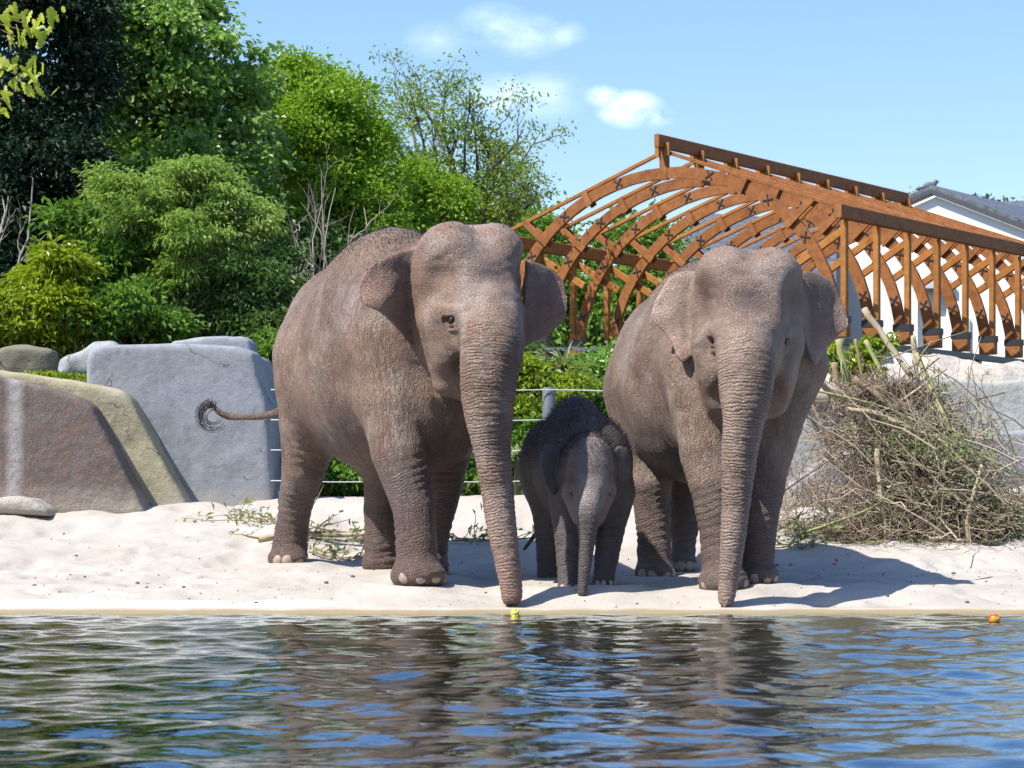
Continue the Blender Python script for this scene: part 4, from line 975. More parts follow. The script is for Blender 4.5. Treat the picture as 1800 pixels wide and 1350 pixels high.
for i in range(NTR):
    t0 = i * BAY; rs = np.random.RandomState(i + 3)
    # arch rib: two layers of laminated boards
    m = MB(); n = 30; dep, wid = 0.185, 0.075
    V = []
    for j in range(n + 1):
        a = PI * (0.01 + 0.98 * j / n)
        for off, w in ((0, -1), (dep, -1), (dep, 1), (0, 1)):
            u, v = arch_pt(a, off); V.append(T(u, v, t0 + w * wid / 2))
    Qd = []
    for j in range(n):
        for k in range(4): Qd.append((j * 4 + k, j * 4 + (k + 1) % 4, j * 4 + 4 + (k + 1) % 4, j * 4 + 4 + k))
    Qd += [(3, 2, 1, 0), (n * 4, n * 4 + 1, n * 4 + 2, n * 4 + 3)]
    m.add(V, Qd); arch = m.build('arch_rib', M_WOOD, tf)
    for sgn in (-1, 1):
        # rafter
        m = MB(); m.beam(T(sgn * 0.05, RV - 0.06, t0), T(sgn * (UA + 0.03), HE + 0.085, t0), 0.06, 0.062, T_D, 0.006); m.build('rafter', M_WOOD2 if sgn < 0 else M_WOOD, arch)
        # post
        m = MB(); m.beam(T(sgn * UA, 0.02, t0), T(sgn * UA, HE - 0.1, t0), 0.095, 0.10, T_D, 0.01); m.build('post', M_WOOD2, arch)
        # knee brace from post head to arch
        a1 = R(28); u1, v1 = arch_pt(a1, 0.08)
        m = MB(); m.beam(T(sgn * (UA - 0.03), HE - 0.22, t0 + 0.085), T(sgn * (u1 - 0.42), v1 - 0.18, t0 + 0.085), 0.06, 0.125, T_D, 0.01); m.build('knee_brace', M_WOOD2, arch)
        # struts between rafter and arch, perpendicular to the arch
        for ad in (41, 62):
            ua, va = arch_pt(R(ad), -0.04)
            nx_, nv_ = math.cos(R(ad)), math.sin(R(ad))
            # run out to the rafter line
            k = 0.0
            while k < 1.2:
                uu, vv = ua + nx_ * k, va + nv_ * k
                line = RV - 0.06 + (HE + 0.085 - (RV - 0.06)) * uu / (UA + 0.03)
                if vv > line + 0.0: break
                k += 0.02
            k = max(k, 0.24)
            for w in (-1, 1):
                m = MB(); m.beam(T(sgn * ua, va, t0 + w * 0.068), T(sgn * (ua + nx_ * k), va + nv_ * k, t0 + w * 0.068), 0.035, 0.12, T_D, 0.006)
                m.build('strut', M_WOOD, arch)
        # base shoe
        m = MB(); m.beam(T(sgn * (UA - 0.08), -0.06, t0), T(sgn * (UA - 0.08), 0.26, t0), 0.15, 0.30, T_D, 0.01); m.build('base_shoe', M_WOOD, arch)
        m = MB(); m.beam(T(sgn * (UA - 0.08), 0.16, t0), T(sgn * (UA - 0.08), 0.275, t0), 0.165, 0.32, T_D); m.build('shoe_shadow', M_BOLT, arch)  # black band standing in for the shadow on the upper shoe
        # bolt plates at the splices
        for ad in (14, 34, 52, 74):
            uc, vc = arch_pt(R(ad), dep / 2); tx, tv = -math.sin(R(ad)), math.cos(R(ad)); nx_, nv_ = math.cos(R(ad)), math.sin(R(ad))
            m = MB(); X_, w2 = 0.075, 0.014      # cross-shaped plate bolted through the rib
            ol = [(-w2, 0), (-X_, X_ - w2 * 1.4), (-X_ + w2 * 1.4, X_), (0, w2), (X_ - w2 * 1.4, X_), (X_, X_ - w2 * 1.4), (w2, 0), (X_, -X_ + w2 * 1.4), (X_ - w2 * 1.4, -X_), (0, -w2), (-X_ + w2 * 1.4, -X_), (-X_, -X_ + w2 * 1.4)]
            pv = [T(sgn * (uc + tx * p_ + nx_ * q_), vc + tv * p_ + nv_ * q_, t0 + w * 0.05) for w in (-1, 1) for p_, q_ in ol]; no = len(ol)
            cpt = [T(sgn * uc, vc, t0 + w * 0.05) for w in (-1, 1)]
            m.add(pv + cpt, [(k, (k + 1) % no, no + (k + 1) % no, no + k) for k in range(no)], [(2 * no, (k + 1) % no, k) for k in range(no)] + [(2 * no + 1, no + k, no + (k + 1) % no) for k in range(no)])
            m.build('bolt_plate', M_BOLT, arch)
    # king post
    m = MB(); m.beam(T(0, BE - 0.02, t0), T(0, RV + 0.02, t0), 0.10, 0.15, T_D, 0.008); m.build('king_post', M_WOOD, arch)
    for sgn in (-1, 1):
        m = MB(); m.beam(T(sgn * 0.10, RV - 0.14, t0 - 0.06), T(sgn * 0.10, RV + 0.09, t0 - 0.06), 0.05, 0.08, T_D); m.build('ridge_cleat', M_WOOD2, arch)
tl = (NTR - 1) * BAY
m = MB(); m.beam(T(0, RV + 0.11, -0.25), T(0, RV + 0.11, tl + 0.05), 0.09, 0.22, T_U, 0.01); m.build('ridge_beam', M_WOOD, tf)
for sgn, mt in ((-1, M_WOOD2), (1, M_WOOD)):
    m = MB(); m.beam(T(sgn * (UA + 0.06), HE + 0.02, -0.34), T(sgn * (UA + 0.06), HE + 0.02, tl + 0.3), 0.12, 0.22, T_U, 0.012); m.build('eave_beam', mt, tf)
    for u, v in ((2.25, 2.26 + 0.30), (1.15, 2.75)):
        pass
    m = MB(); m.beam(T(sgn * UA, -0.14, -0.8), T(sgn * UA, -0.14, tl + 0.5), 0.16, 0.10, T_U); m.build('base_rail', M_STEEL, tf)
    for i in range(0, NTR, 2):
        t0 = i * BAY + 0.5; q = T(sgn * UA, -0.19, t0)
        m = MB(); m.beam(q, np.array([q[0], q[1], 0.9]), 0.12, 0.12, T_U); m.build('steel_leg', M_STEEL, tf)
# grey handrail on the left side and steel tie under it
m = MB(); m.beam(T(-UA - 0.4, 0.02, -0.2), T(-UA - 0.4 + 2.2, 0.02, 2.4), 0.06, 0.08, T_Z); m.build('hand_rail', M_RAIL, tf)
m = MB(); m.beam(T(-UA + 0.1, -0.10, 0), T(-UA + 2.2, -0.16, 3.4), 0.07, 0.09, T_Z); m.build('tie_rail', M_STEEL, tf)

# ================================================================== buildings
M_WHITE = mat_plain('white_render', (0.80, 0.79, 0.77), 0.85, 0.2, 3, 0.03, 0.05)
M_SHADE = mat_plain('grey_panel', (0.42, 0.43, 0.43), 0.7, 0.3, 3, 0.05)
def mat_slate():
    t = NT('slate'); v = t.obj(); n = t.noise(v, 6, 5, 0.7); n2 = t.noise(v, 40, 3, 0.6)
    c = t.mix(t.ramp(n, [(0.35, 0), (0.65, 1)]), (0.055, 0.062, 0.072), (0.15, 0.16, 0.175))
    return t.done(t.bsdf(c, 0.55, 0.4, t.bump(n2, 0.4, 0.02)))
M_SLATE = mat_slate()
YB = 60.0
wb = empty('white_building', (P(1637, 640, YB)[0], YB, 2.0)); tag(wb, 'white rendered building with dark gabled roof behind the timber frame', 'building')
def B(px, py, dy=0.0): 
    Yw = (YB + 0.7 * 10.53) / (1 + 0.7 * (px - 900) / FPX)      # the wall stands askew: its right end is nearer
    q = P(px, py, Yw); q[1] += dy; return q
# gable wall with a recessed doorway, built as pieces round the opening
def wallpiece(poly, d0, d1, mat, name, parent):
    n = len(poly); V = [B(x, y, d0) for x, y in poly] + [B(x, y, d1) for x, y in poly]
    m = MB(); m.add(V, [(k, (k + 1) % n, n + (k + 1) % n, n + k) for k in range(n)], [(0, k + 1, k) for k in range(1, n - 1)] + [(n, n + k, n + k + 1) for k in range(1, n - 1)])
    return m.build(name, mat, parent)
wallpiece([(1440, 720), (1440, 426), (1613, 350), (1613, 720)], 0, 0.4, M_WHITE, 'wall', wb)
wallpiece([(1613, 494), (1613, 350), (1637, 339), (1666, 350), (1666, 494)], 0, 0.4, M_WHITE, 'wall', wb)
wallpiece([(1666, 720), (1666, 350), (1810, 405), (2060, 500), (2060, 720)], 0, 0.4, M_WHITE, 'wall', wb)
wallpiece([(1613, 720), (1613, 494), (1666, 494), (1666, 720)], 0.30, 0.5, M_WHITE, 'recessed_panel', wb)
wallpiece([(1608, 508), (1608, 493), (1671, 493), (1671, 508)], -0.25, 0.0, M_SHADE, 'lintel_shade', wb)  # grey strip standing in for the shade under the lintel
wallpiece([(1700, 640), (1700, 560), (1704, 560), (1704, 640)], -0.1, 0.0, M_SHADE, 'downpipe', wb)
# roof: two slopes with overhang and thickness
def slope(pts_px, d0, d1, th, mat, name, parent):
    (x0, y0), (x1, y1) = pts_px; a, b = B(x0, y0, d0), B(x1, y1, d0); c, d = B(x1, y1, d0), B(x0, y0, d0); c = c + np.array([0.58, 0.82, 0]) * d1; d = d + np.array([0.58, 0.82, 0]) * d1
    upv = np.array([0, 0, th]); m = MB(); m.hexa([a, b, c, d, a + upv, b + upv, c + upv, d + upv]); return m.build(name, mat, parent)
rf = slope([(1637, 337), (1420, 433)], -0.08, 14, 0.16, M_SLATE, 'roof', wb)
slope([(1637, 337), (2080, 507)], -0.08, 14, 0.16, M_SLATE, 'roof', wb)
slope([(1637, 341), (2080, 511)], -0.14, -0.09, 0.10, M_STEEL, 'barge_board', wb)
slope([(1637, 341), (1420, 437)], -0.14, -0.09, 0.10, M_STEEL, 'barge_board', wb)

def roof_building(name, label, eaves, ridge, Y0, Y1, wallz):
    r = empty(name, (P(eaves[0][0], 600, Y0)[0], Y0, 2.0)); tag(r, label, 'building')
    a, b = P(*eaves[0], Y0), P(*eaves[1], Y0); c, d = P(*ridge[1], Y1), P(*ridge[0], Y1)
    upv = np.array([0, 0, 0.14]); m = MB(); m.hexa([a, b, c, d, a + upv, b + upv, c + upv, d + upv]); m.build('roof', M_SLATE, r)
    w = lambda q: np.array([q[0], q[1] + 0.4, wallz])
    m = MB(); m.add([a + (0, .4, 0), b + (0, .4, 0), w(b), w(a)], [(0, 1, 2, 3)]); m.add([a + (0, .4, 0), w(a), [d[0], d[1], wallz], d], [(0, 1, 2, 3)]); m.add([d, c, [c[0], c[1], wallz], [d[0], d[1], wallz]], [(0, 1, 2, 3)])
    m.build('wall', M_WHITE, r); return r
roof_building('slate_roofed_house', 'grey slate roof sloping up behind the timber arches', [(1105, 520), (1470, 560)], [(1238, 384), (1470, 398)], 56, 62, 2.0)
roof_building('slate_roofed_house', 'far grey slate roof at the right edge above the white building', [(1735, 420), (1990, 470)], [(1742, 362), (1990, 352)], 76, 82, 2.0)

# pigeon on the gable
pg = SDF(); q = B(1637, 333, 0.2); q[2] += 0.12
pg.ell(q, (0.17, 0.09, 0.10), None, 0.04); pg.ell(q + (0.15, 0, 0.10), (0.06, 0.055, 0.06), None, 0.05); pg.cone(q + (-0.10, 0, -0.02), q + (-0.34, 0, -0.09), 0.05, 0.03, 0.04); pg.cone(q + (0.19, 0, 0.10), q + (0.25, 0, 0.085), 0.02, 0.006, 0.02)
for s_ in (-0.03, 0.03): pg.cone(q + (0.02, s_, -0.06), q + (0.03, s_, -0.19), 0.014, 0.012, 0.02)
Vp, Fp = pg.mesh(0.014, q - 0.45, q + 0.45)
tag(mesh_obj('pigeon', Vp, Fp, mat_plain('pigeon_grey', (0.12, 0.13, 0.15), 0.6, 0.3, 30, 0.4)), 'small grey pigeon perched on the gable peak', 'bird')

# ================================================================== wire fence
fe = empty('wire_fence', (P(965, 870, 20.5)[0], 20.5, 0.6)); tag(fe, 'grey post and wire fence behind the elephants', 'fence')
M_POST = mat_plain('grey_fence_post', (0.10, 0.112, 0.13), 0.6, 0.4, 14, 0.25)
M_WIRE = mat_plain('fence_wire', (0.55, 0.56, 0.54), 0.4, 0.5, 20, 0.1)
for px in (740, 965, 1205):
    x = P(px, 0, 20.5)[0]; zt = P(px, 681, 20.5)[2]
    m = MB(); m.tube([(x, 20.5, 0.3), (x, 20.5, zt - 0.01), (x, 20.5, zt)], [0.058, 0.058, 0.05], 14); m.build('post', M_POST, fe, True)
    m = MB(); m.beam((x - 0.06, 20.43, zt - 0.02), (x - 0.06, 20.43, zt - 0.06), 0.03, 0.03); m.build('wire_clip', M_BOLT, fe)
for py in (685, 738, 791, 845):
    z = P(0, py, 20.43)[2]; a = P(476, py, 20.43)[0]; b = P(1330, py, 20.43)[0]
    xs = np.linspace(a, b, 24); sag = -0.012 * np.sin((xs - a) / (b - a) * PI * 3.5) ** 2
    m = MB(); m.tube(np.stack([xs, np.full(24, 20.43), z + sag], 1), 0.0045, 5); m.build('wire', M_WIRE, fe, True)
# ================================================================== trees and shrubs
def mat_leaf(name, c1, c2, trans=0.35, rough=0.45, spec=0.35):
    t = NT(name); r = t.attr('rnd'); n = t.noise(t.pos(), 1.6, 3)
    c = t.mix(r, c1, c2)
    c = t.mix(t.ramp(n, [(0.4, 0.0), (0.7, 0.45)]), c, t.mix(1.0, c, (0.72, 0.85, 0.6), 'MULTIPLY'))
    b = t.bsdf(c, rough, spec)
    tr = t.node('ShaderNodeBsdfTranslucent'); t.link(t.mix(1.0, c, (1.15, 1.25, 0.55), 'MULTIPLY'), tr.inputs['Color'])
    mx = t.node('ShaderNodeMixShader'); mx.inputs[0].default_value = trans
    t.link(b, mx.inputs[1]); t.link(tr.outputs[0], mx.inputs[2]); return t.done(mx.outputs[0])
def mat_bark(name, c1, c2):
    t = NT(name); v = t.obj(); n = t.noise(t.mapping(v, (14, 14, 3)), 1.0, 5, 0.65); n2 = t.noise(v, 3, 3)
    c = t.mix(t.ramp(n, [(0.3, 0), (0.7, 1)]), c1, c2); c = t.mix(t.ramp(n2, [(0.45, 0), (0.7, 0.5)]), c, (0.10, 0.105, 0.05))
    return t.done(t.bsdf(c, 0.85, 0.2, t.bump(n, 0.5, 0.02)))
M_BARK = mat_bark('bark', (0.07, 0.055, 0.042), (0.16, 0.13, 0.10))
M_BARKP = mat_bark('pale_bark', (0.20, 0.165, 0.12), (0.36, 0.31, 0.23))
M_DEAD = mat_plain('dead_wood', (0.36, 0.315, 0.255), 0.85, 0.2, 25, 0.3)
LV = dict(
    dark=mat_leaf('leaf_dark', (0.010, 0.026, 0.016), (0.028, 0.060, 0.032), 0.2, 0.5, 0.25),
    plane=mat_leaf('leaf_plane', (0.115, 0.225, 0.040), (0.320, 0.470, 0.130), 0.38, 0.32, 0.6),
    mid=mat_leaf('leaf_mid', (0.140, 0.260, 0.022), (0.340, 0.470, 0.055), 0.45),
    airy=mat_leaf('leaf_airy', (0.160, 0.250, 0.045), (0.320, 0.400, 0.090), 0.45),
    pale=mat_leaf('leaf_pale', (0.210, 0.310, 0.075), (0.400, 0.500, 0.150), 0.42),
    yellow=mat_leaf('leaf_yellow', (0.150, 0.250, 0.022), (0.400, 0.430, 0.035), 0.40, 0.35, 0.5),
    green=mat_leaf('leaf_green', (0.085, 0.180, 0.030), (0.220, 0.350, 0.065), 0.38),
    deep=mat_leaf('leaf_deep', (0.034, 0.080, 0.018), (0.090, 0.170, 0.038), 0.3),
    lime=mat_leaf('leaf_lime', (0.170, 0.250, 0.022), (0.330, 0.400, 0.045), 0.42),
    conif=mat_leaf('leaf_conifer', (0.065, 0.130, 0.035), (0.160, 0.250, 0.075), 0.3),
    oak=mat_leaf('leaf_oak', (0.36, 0.42, 0.04), (0.55, 0.54, 0.08), 0.5),
    grey=mat_leaf('leaf_greygreen', (0.20, 0.24, 0.12), (0.36, 0.40, 0.22), 0.3))

def leaves_mesh(C, D, Nn, ln, wd, rs, fold=0.18):
    """C centres, D pointing directions, Nn face normals; four-corner leaves folded along the midrib"""
    n = len(C); D = D / (np.linalg.norm(D, axis=1)[:, None] + 1e-9)
    S = np.cross(D, Nn); S /= np.linalg.norm(S, axis=1)[:, None] + 1e-9; U = np.cross(S, D)
    l = (ln * (0.6 + 0.7 * rs.rand(n)))[:, None]; w = l * wd * (0.8 + 0.4 * rs.rand(n))[:, None]
    base = C - D * l * 0.5; tip = C + D * l * 0.5 - U * l * 0.12
    a = C - D * l * 0.03 + S * w * 0.5 + U * l * fold; b = C - D * l * 0.03 - S * w * 0.5 + U * l * fold
    V = np.stack([base, a, tip, b], 1).reshape(-1, 3); k = np.arange(n)[:, None] * 4
    F = np.concatenate([k + np.array([[0, 1, 2]]), k + np.array([[0, 2, 3]])]); rnd = np.repeat(rs.rand(n), 4)
    return V, F, rnd

def foliage(blobs, nclump, nleaf, clump_r, ln, wd, seed, droop=0.3, shell=0.35, flat=0.6, upb=0.6):
    """leaf clumps scattered through ellipsoid blobs: (px, py, Y, rx_px, ry_px, ry_m)"""
    rs = np.random.RandomState(seed); vol = np.array([b[3] * b[4] for b in blobs], float) * np.array([b[2] for b in blobs]) ** 0.0; vol /= vol.sum()
    cl = []; outs = []
    for b, w in zip(blobs, vol):
        k = max(6, int(round(nclump * w))); c = P(b[0], b[1], b[2]); r = np.array([b[3] * b[2] / FPX, b[5], b[4] * b[2] / FPX])
        ns = max(5, k // 8)
        d = rs.randn(ns, 3); d /= np.linalg.norm(d, axis=1)[:, None]; d[:, 1] = np.where(d[:, 1] > 0.5, -d[:, 1], d[:, 1])
        rad = 0.35 + 0.65 * rs.rand(ns) ** shell; sc_ = c + d * rad[:, None] * r; sr = r * (0.13 + 0.19 * rs.rand(ns))[:, None]
        i = rs.randint(0, ns, k); q = rs.randn(k, 3) * 0.75
        cl.append(sc_[i] + q * sr[i]); o = d[i] * 0.7 + q * 0.5; outs.append(o / (np.linalg.norm(o, axis=1)[:, None] + 1e-9))
    cl = np.concatenate(cl); outs = np.concatenate(outs); K = len(cl)
    sz = clump_r * (0.55 + 0.9 * rs.rand(K))
    ids = np.repeat(np.arange(K), nleaf); n = len(ids)
    off = rs.randn(n, 3) * np.array([1, 1, flat]) * 0.55
    C = cl[ids] + off * sz[ids][:, None]
    D = off * 0.8 + outs[ids] * 0.5 + rs.randn(n, 3) * 0.45 + np.array([0, 0, -droop])
    Nn = rs.randn(n, 3) * 0.55 + np.array([0, 0, upb]) + outs[ids] * 0.5
    V, F, rnd = leaves_mesh(C, D, Nn, ln, wd, rs)
    # clump-level tint as well as leaf-level
    ct = rs.rand(K); rnd = np.clip(0.55 * rnd + 0.45 * np.repeat(ct[ids], 4), 0, 1)
    return V, F, rnd, cl, sz

def curve_pts(a, b, rs, n=7, wob=0.06, sag=0.0):
    a = np.array(a, float); b = np.array(b, float); t = np.linspace(0, 1, n)[:, None]; L = np.linalg.norm(b - a)
    w = np.cumsum(rs.randn(n, 3), 0) * wob * L / n ** 0.5; w -= w[0]; w = w - t * w[-1]
    return a + (b - a) * t + w + np.array([0, 0, 1]) * (sag * L * 4 * t * (1 - t))

def tree(name, label, cat, base, blobs, nclump, nleaf, clump_r, ln, wd, leaf, seed, trunk_r=0.15, bark=None, group=None, fork=0.45, nlimb=60, **kw):
    bark = bark or M_BARK; rs = np.random.RandomState(seed + 100)
    r = empty(name, base); tag(r, label, cat, group)
    V, F, rnd, cl, sz = foliage(blobs, nclump, nleaf, clump_r, ln, wd, seed, **kw)
    crown = mesh_obj('crown', V, F, LV[leaf], r, False, dict(rnd=rnd))
    cen = np.array([P(*b[:3]) for b in blobs]); main = cen.mean(0); base = np.array(base, float)
    m = MB(); top = base + (main - base) * np.array([0.6, 0.6, 0.8])
    p = curve_pts(base, top, rs, 8, 0.05); m.tube(p, np.linspace(trunk_r, trunk_r * 0.45, 8), 9); m.build('trunk', bark, r, True)
    lm = MB()
    for c in cen:
        s = p[int(len(p) * fork) + rs.randint(0, 3)]; q = curve_pts(s, c, rs, 7, 0.10, -0.05); lm.tube(q, np.linspace(trunk_r * 0.5, trunk_r * 0.14, 7), 6)
    for k in rs.choice(len(cl), min(nlimb, len(cl)), replace=False):
        c = cen[np.argmin(((cen - cl[k]) ** 2).sum(1))]; q = curve_pts(c, cl[k], rs, 5, 0.12); lm.tube(q, np.linspace(trunk_r * 0.16, trunk_r * 0.03, 5), 4)
    lm.build('branches', bark, r, True)
    return r

def G(px, Y): 
    x = P(px, 0, Y)[0]; return (x, Y, gz(x, Y) - 0.05)

# --- tall trees at the back
tree('evergreen_tree', 'tall dark blue green tree filling the upper left corner', 'tree', G(60, 30), 
     [(60, 60, 30, 120, 130, 1.6), (150, 180, 29.5, 75, 110, 1.2), (40, 250, 29.5, 130, 130, 1.6), (130, 340, 29, 90, 110, 1.3), (20, 400, 29, 110, 110, 1.3), (140, -20, 30, 75, 110, 1.4), (70, 500, 29, 130, 80, 1.2)],
     900, 56, 0.27, 0.095, 0.5, 'dark', 1, 0.28, fork=0.4, shell=0.55)
tree('plane_tree', 'tall sunlit broadleaf tree left of the sky, large glossy leaves', 'tree', G(330, 33),
     [(230, 60, 33, 80, 110, 1.6), (330, 100, 33, 90, 105, 1.7), (400, 200, 33, 75, 95, 1.5), (260, 190, 32.4, 85, 90, 1.5), (330, 310, 32.4, 110, 90, 1.6), (240, 0, 33, 60, 60, 1.2), (430, 320, 33, 60, 90, 1.3), (350, 20, 33, 34, 30, 0.6), (450, 140, 33, 26, 40, 0.5)],
     800, 52, 0.27, 0.105, 0.7, 'plane', 2, 0.25, shell=0.42)
tree('broadleaf_tree', 'dense bright green tree with pointed top behind the large elephant', 'tree', G(590, 36),
     [(545, 175, 36, 62, 62, 1.3), (600, 215, 36, 62, 65, 1.4), (540, 270, 35.6, 80, 80, 1.5), (640, 290, 36, 55, 75, 1.3), (560, 370, 35.2, 100, 85, 1.6), (650, 400, 35.4, 75, 75, 1.3), (530, 140, 36, 22, 34, 0.5), (580, 155, 36, 22, 30, 0.5)],
     950, 56, 0.27, 0.085, 0.5, 'mid', 3, 0.24, shell=0.38)
tree('bushy_tree', 'low dense green tree rising just above the large elephant back', 'tree', G(740, 38),
     [(700, 350, 38, 62, 60, 1.2), (760, 360, 38, 48, 60, 1.2), (720, 420, 37.6, 90, 50, 1.3), (800, 395, 38, 30, 40, 0.8), (795, 340, 38, 16, 26, 0.5)],
     420, 56, 0.25, 0.085, 0.45, 'mid', 4, 0.16, shell=0.42)
tree('broadleaf_tree', 'green tree seen through the left timber arches', 'tree', G(1010, 52),
     [(960, 470, 52, 70, 70, 1.6), (1050, 480, 52, 80, 75, 1.8), (1130, 460, 53, 50, 55, 1.4), (1000, 560, 51, 110, 80, 1.8), (1110, 560, 52, 70, 70, 1.5), (930, 410, 53, 45, 30, 0.9), (1165, 420, 54, 26, 30, 0.8)],
     420, 42, 0.50, 0.17, 0.6, 'green', 5, 0.2)
tree('broadleaf_tree', 'light green tree top low in the sky left of timber ridge', 'tree', G(880, 56),
     [(850, 410, 56, 50, 26, 1.2), (915, 400, 56, 50, 26, 1.2), (880, 440, 56, 70, 40, 1.4)], 130, 40, 0.5, 0.17, 0.6, 'lime', 6, 0.18)
tree('distant_tree', 'dark tree tuft above the roof at far right', 'tree', G(1712, 86),
     [(1712, 362, 86, 18, 16, 0.5), (1760, 372, 86, 20, 10, 0.5), (1690, 372, 86, 14, 10, 0.5)], 40, 30, 0.4, 0.2, 0.4, 'deep', 7, 0.12)
tree('distant_tree', 'tiny green tree tip between timber ridge and white gable', 'tree', G(1600, 84),
     [(1603, 362, 84, 12, 14, 0.5), (1590, 372, 84, 16, 12, 0.5)], 24, 30, 0.4, 0.2, 0.4, 'green', 8, 0.12)

# --- the airy tree: limbs fan out, leaves only towards the tips
def airy_tree():
    rs = np.random.RandomState(21); Y = 44.0; base = np.array(G(870, Y)); r = empty('airy_tree', base)
    tag(r, 'airy tree with thin fanned branches and sparse leaves against the sky', 'tree')
    fork = P(815, 470, Y); wood = MB(); tr_ = MB(); tr_.tube(curve_pts(base, fork, rs, 7, 0.03), np.linspace(0.22, 0.16, 7), 8); tr_.build('trunk', M_BARK, r, True)
    C, D = [], []
    limbs = [(665, 190), (690, 170), (720, 152), (755, 150), (790, 145), (825, 170), (850, 205), (880, 225), (915, 225), (940, 245), (950, 285), (955, 315), (930, 345), (655, 230), (690, 250), (760, 215), (880, 290), (905, 365), (800, 230), (850, 270)]
    for lx, ly in limbs:
        tip = P(lx + rs.randn() * 6, ly + rs.randn() * 6, Y + rs.randn() * 1.2); st = fork + (P(835, 560, Y) - fork) * rs.rand() * 0.6
        q = curve_pts(st, tip, rs, 10, 0.05, 0.06); wood.tube(q, np.linspace(0.055, 0.010, 10), 5, False)
        L = np.linalg.norm(tip - st)
        for j in range(9):
            i0 = 3 + int(rs.rand() * 6.5); s0 = q[min(i0, 9)]; d = q[min(i0, 9)] - q[max(0, min(i0, 9) - 1)]; d /= np.linalg.norm(d)
            dirv = d + rs.randn(3) * 0.55 + np.array([0, 0, 0.25]); dirv /= np.linalg.norm(dirv); e = s0 + dirv * L * (0.08 + 0.10 * rs.rand())
            q2 = curve_pts(s0, e, rs, 6, 0.09, 0.04); wood.tube(q2, np.linspace(0.015, 0.005, 6), 4, False)
            for k in range(4):
                s1 = q2[rs.randint(2, 6)]; e1 = s1 + (dirv + rs.randn(3) * 0.6) * 0.30 * rs.rand(); wood.tube(curve_pts(s1, e1, rs, 3, 0.1), [0.006, 0.005, 0.003], 3, False)
                if rs.rand() < 0.80:
                    nl = rs.randint(12, 24); C.append(e1 + rs.randn(nl, 3) * np.array([0.15, 0.15, 0.08])); D.append(rs.randn(nl, 3) + np.array([0, 0, -0.25]))
    wood.build('branches', M_BARK, r, True)
    C = np.concatenate(C); D = np.concatenate(D); V, F, rnd = leaves_mesh(C, D, rs.randn(len(C), 3) * 0.6 + np.array([0, 0, 0.6]), 0.088, 0.45, rs)
    mesh_obj('crown', V, F, LV['airy'], r, False, dict(rnd=rnd))
airy_tree()

# --- understory behind the slabs (dark filler shrubs, each its own plant)
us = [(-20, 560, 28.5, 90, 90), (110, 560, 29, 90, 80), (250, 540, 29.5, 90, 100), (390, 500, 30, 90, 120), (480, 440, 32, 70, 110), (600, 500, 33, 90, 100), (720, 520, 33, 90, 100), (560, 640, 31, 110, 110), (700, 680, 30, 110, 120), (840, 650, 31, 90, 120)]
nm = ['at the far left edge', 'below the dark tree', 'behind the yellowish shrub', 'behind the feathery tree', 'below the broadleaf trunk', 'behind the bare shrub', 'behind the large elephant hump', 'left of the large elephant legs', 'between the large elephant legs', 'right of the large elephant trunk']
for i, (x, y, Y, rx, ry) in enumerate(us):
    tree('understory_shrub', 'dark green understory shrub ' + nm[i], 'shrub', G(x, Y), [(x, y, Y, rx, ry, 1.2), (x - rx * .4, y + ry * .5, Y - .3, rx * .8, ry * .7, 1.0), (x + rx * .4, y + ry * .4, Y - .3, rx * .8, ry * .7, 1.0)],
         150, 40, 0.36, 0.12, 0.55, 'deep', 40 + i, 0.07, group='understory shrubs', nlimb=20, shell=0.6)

# --- shrubs in front, on the terrace
tree('feathery_tree', 'pale green feathery leaved small tree above the grey block', 'tree', G(300, 25.5),
     [(250, 345, 25.5, 70, 42, 0.7), (330, 340, 25.5, 70, 45, 0.8), (400, 365, 25.5, 60, 42, 0.7), (440, 400, 25.4, 38, 35, 0.5), (270, 400, 25.3, 80, 50, 0.8), (350, 430, 25.2, 85, 50, 0.8), (210, 370, 25.6, 50, 50, 0.6), (330, 485, 25.2, 60, 35, 0.6)],
     640, 60, 0.15, 0.075, 0.24, 'pale', 60, 0.075, M_BARKP, droop=0.7, shell=0.5, fork=0.3, flat=0.45)
tree('leafy_shrub', 'leggy shrub with rosettes of long green leaves left of feathery tree', 'shrub', G(165, 25.2),
     [(130, 385, 25.2, 32, 25, 0.4), (150, 430, 25.2, 38, 30, 0.4), (190, 450, 25, 30, 26, 0.4), (170, 500, 25, 50, 35, 0.5), (230, 480, 25.1, 40, 35, 0.5)],
     130, 40, 0.17, 0.13, 0.26, 'green', 61, 0.04, M_BARKP, fork=0.3, nlimb=30)
tree('yellowish_shrub', 'yellow tinted evergreen shrub with bare stem at the left', 'shrub', G(105, 24.2),
     [(95, 480, 24.2, 55, 36, 0.5), (135, 495, 24.2, 35, 36, 0.4), (60, 515, 24.2, 40, 32, 0.5), (110, 540, 24, 60, 40, 0.5)],
     210, 46, 0.15, 0.10, 0.34, 'yellow', 62, 0.045, M_BARKP, upb=0.9, nlimb=40)
tree('leafy_shrub', 'low green shrub at the far left above the mossy wall', 'shrub', G(20, 24.0),
     [(20, 570, 24, 60, 40, 0.5), (-30, 560, 24, 50, 50, 0.5), (70, 585, 24, 40, 25, 0.4)], 150, 40, 0.16, 0.09, 0.4, 'yellow', 63, 0.04)
tree('leafy_shrub', 'glossy green shrub just behind the grey block', 'shrub', G(210, 24.2),
     [(190, 555, 24.2, 50, 42, 0.5), (245, 545, 24.2, 45, 45, 0.5), (150, 580, 24.1, 40, 28, 0.4), (280, 585, 24.2, 45, 25, 0.4)], 210, 42, 0.17, 0.10, 0.32, 'green', 64, 0.04)
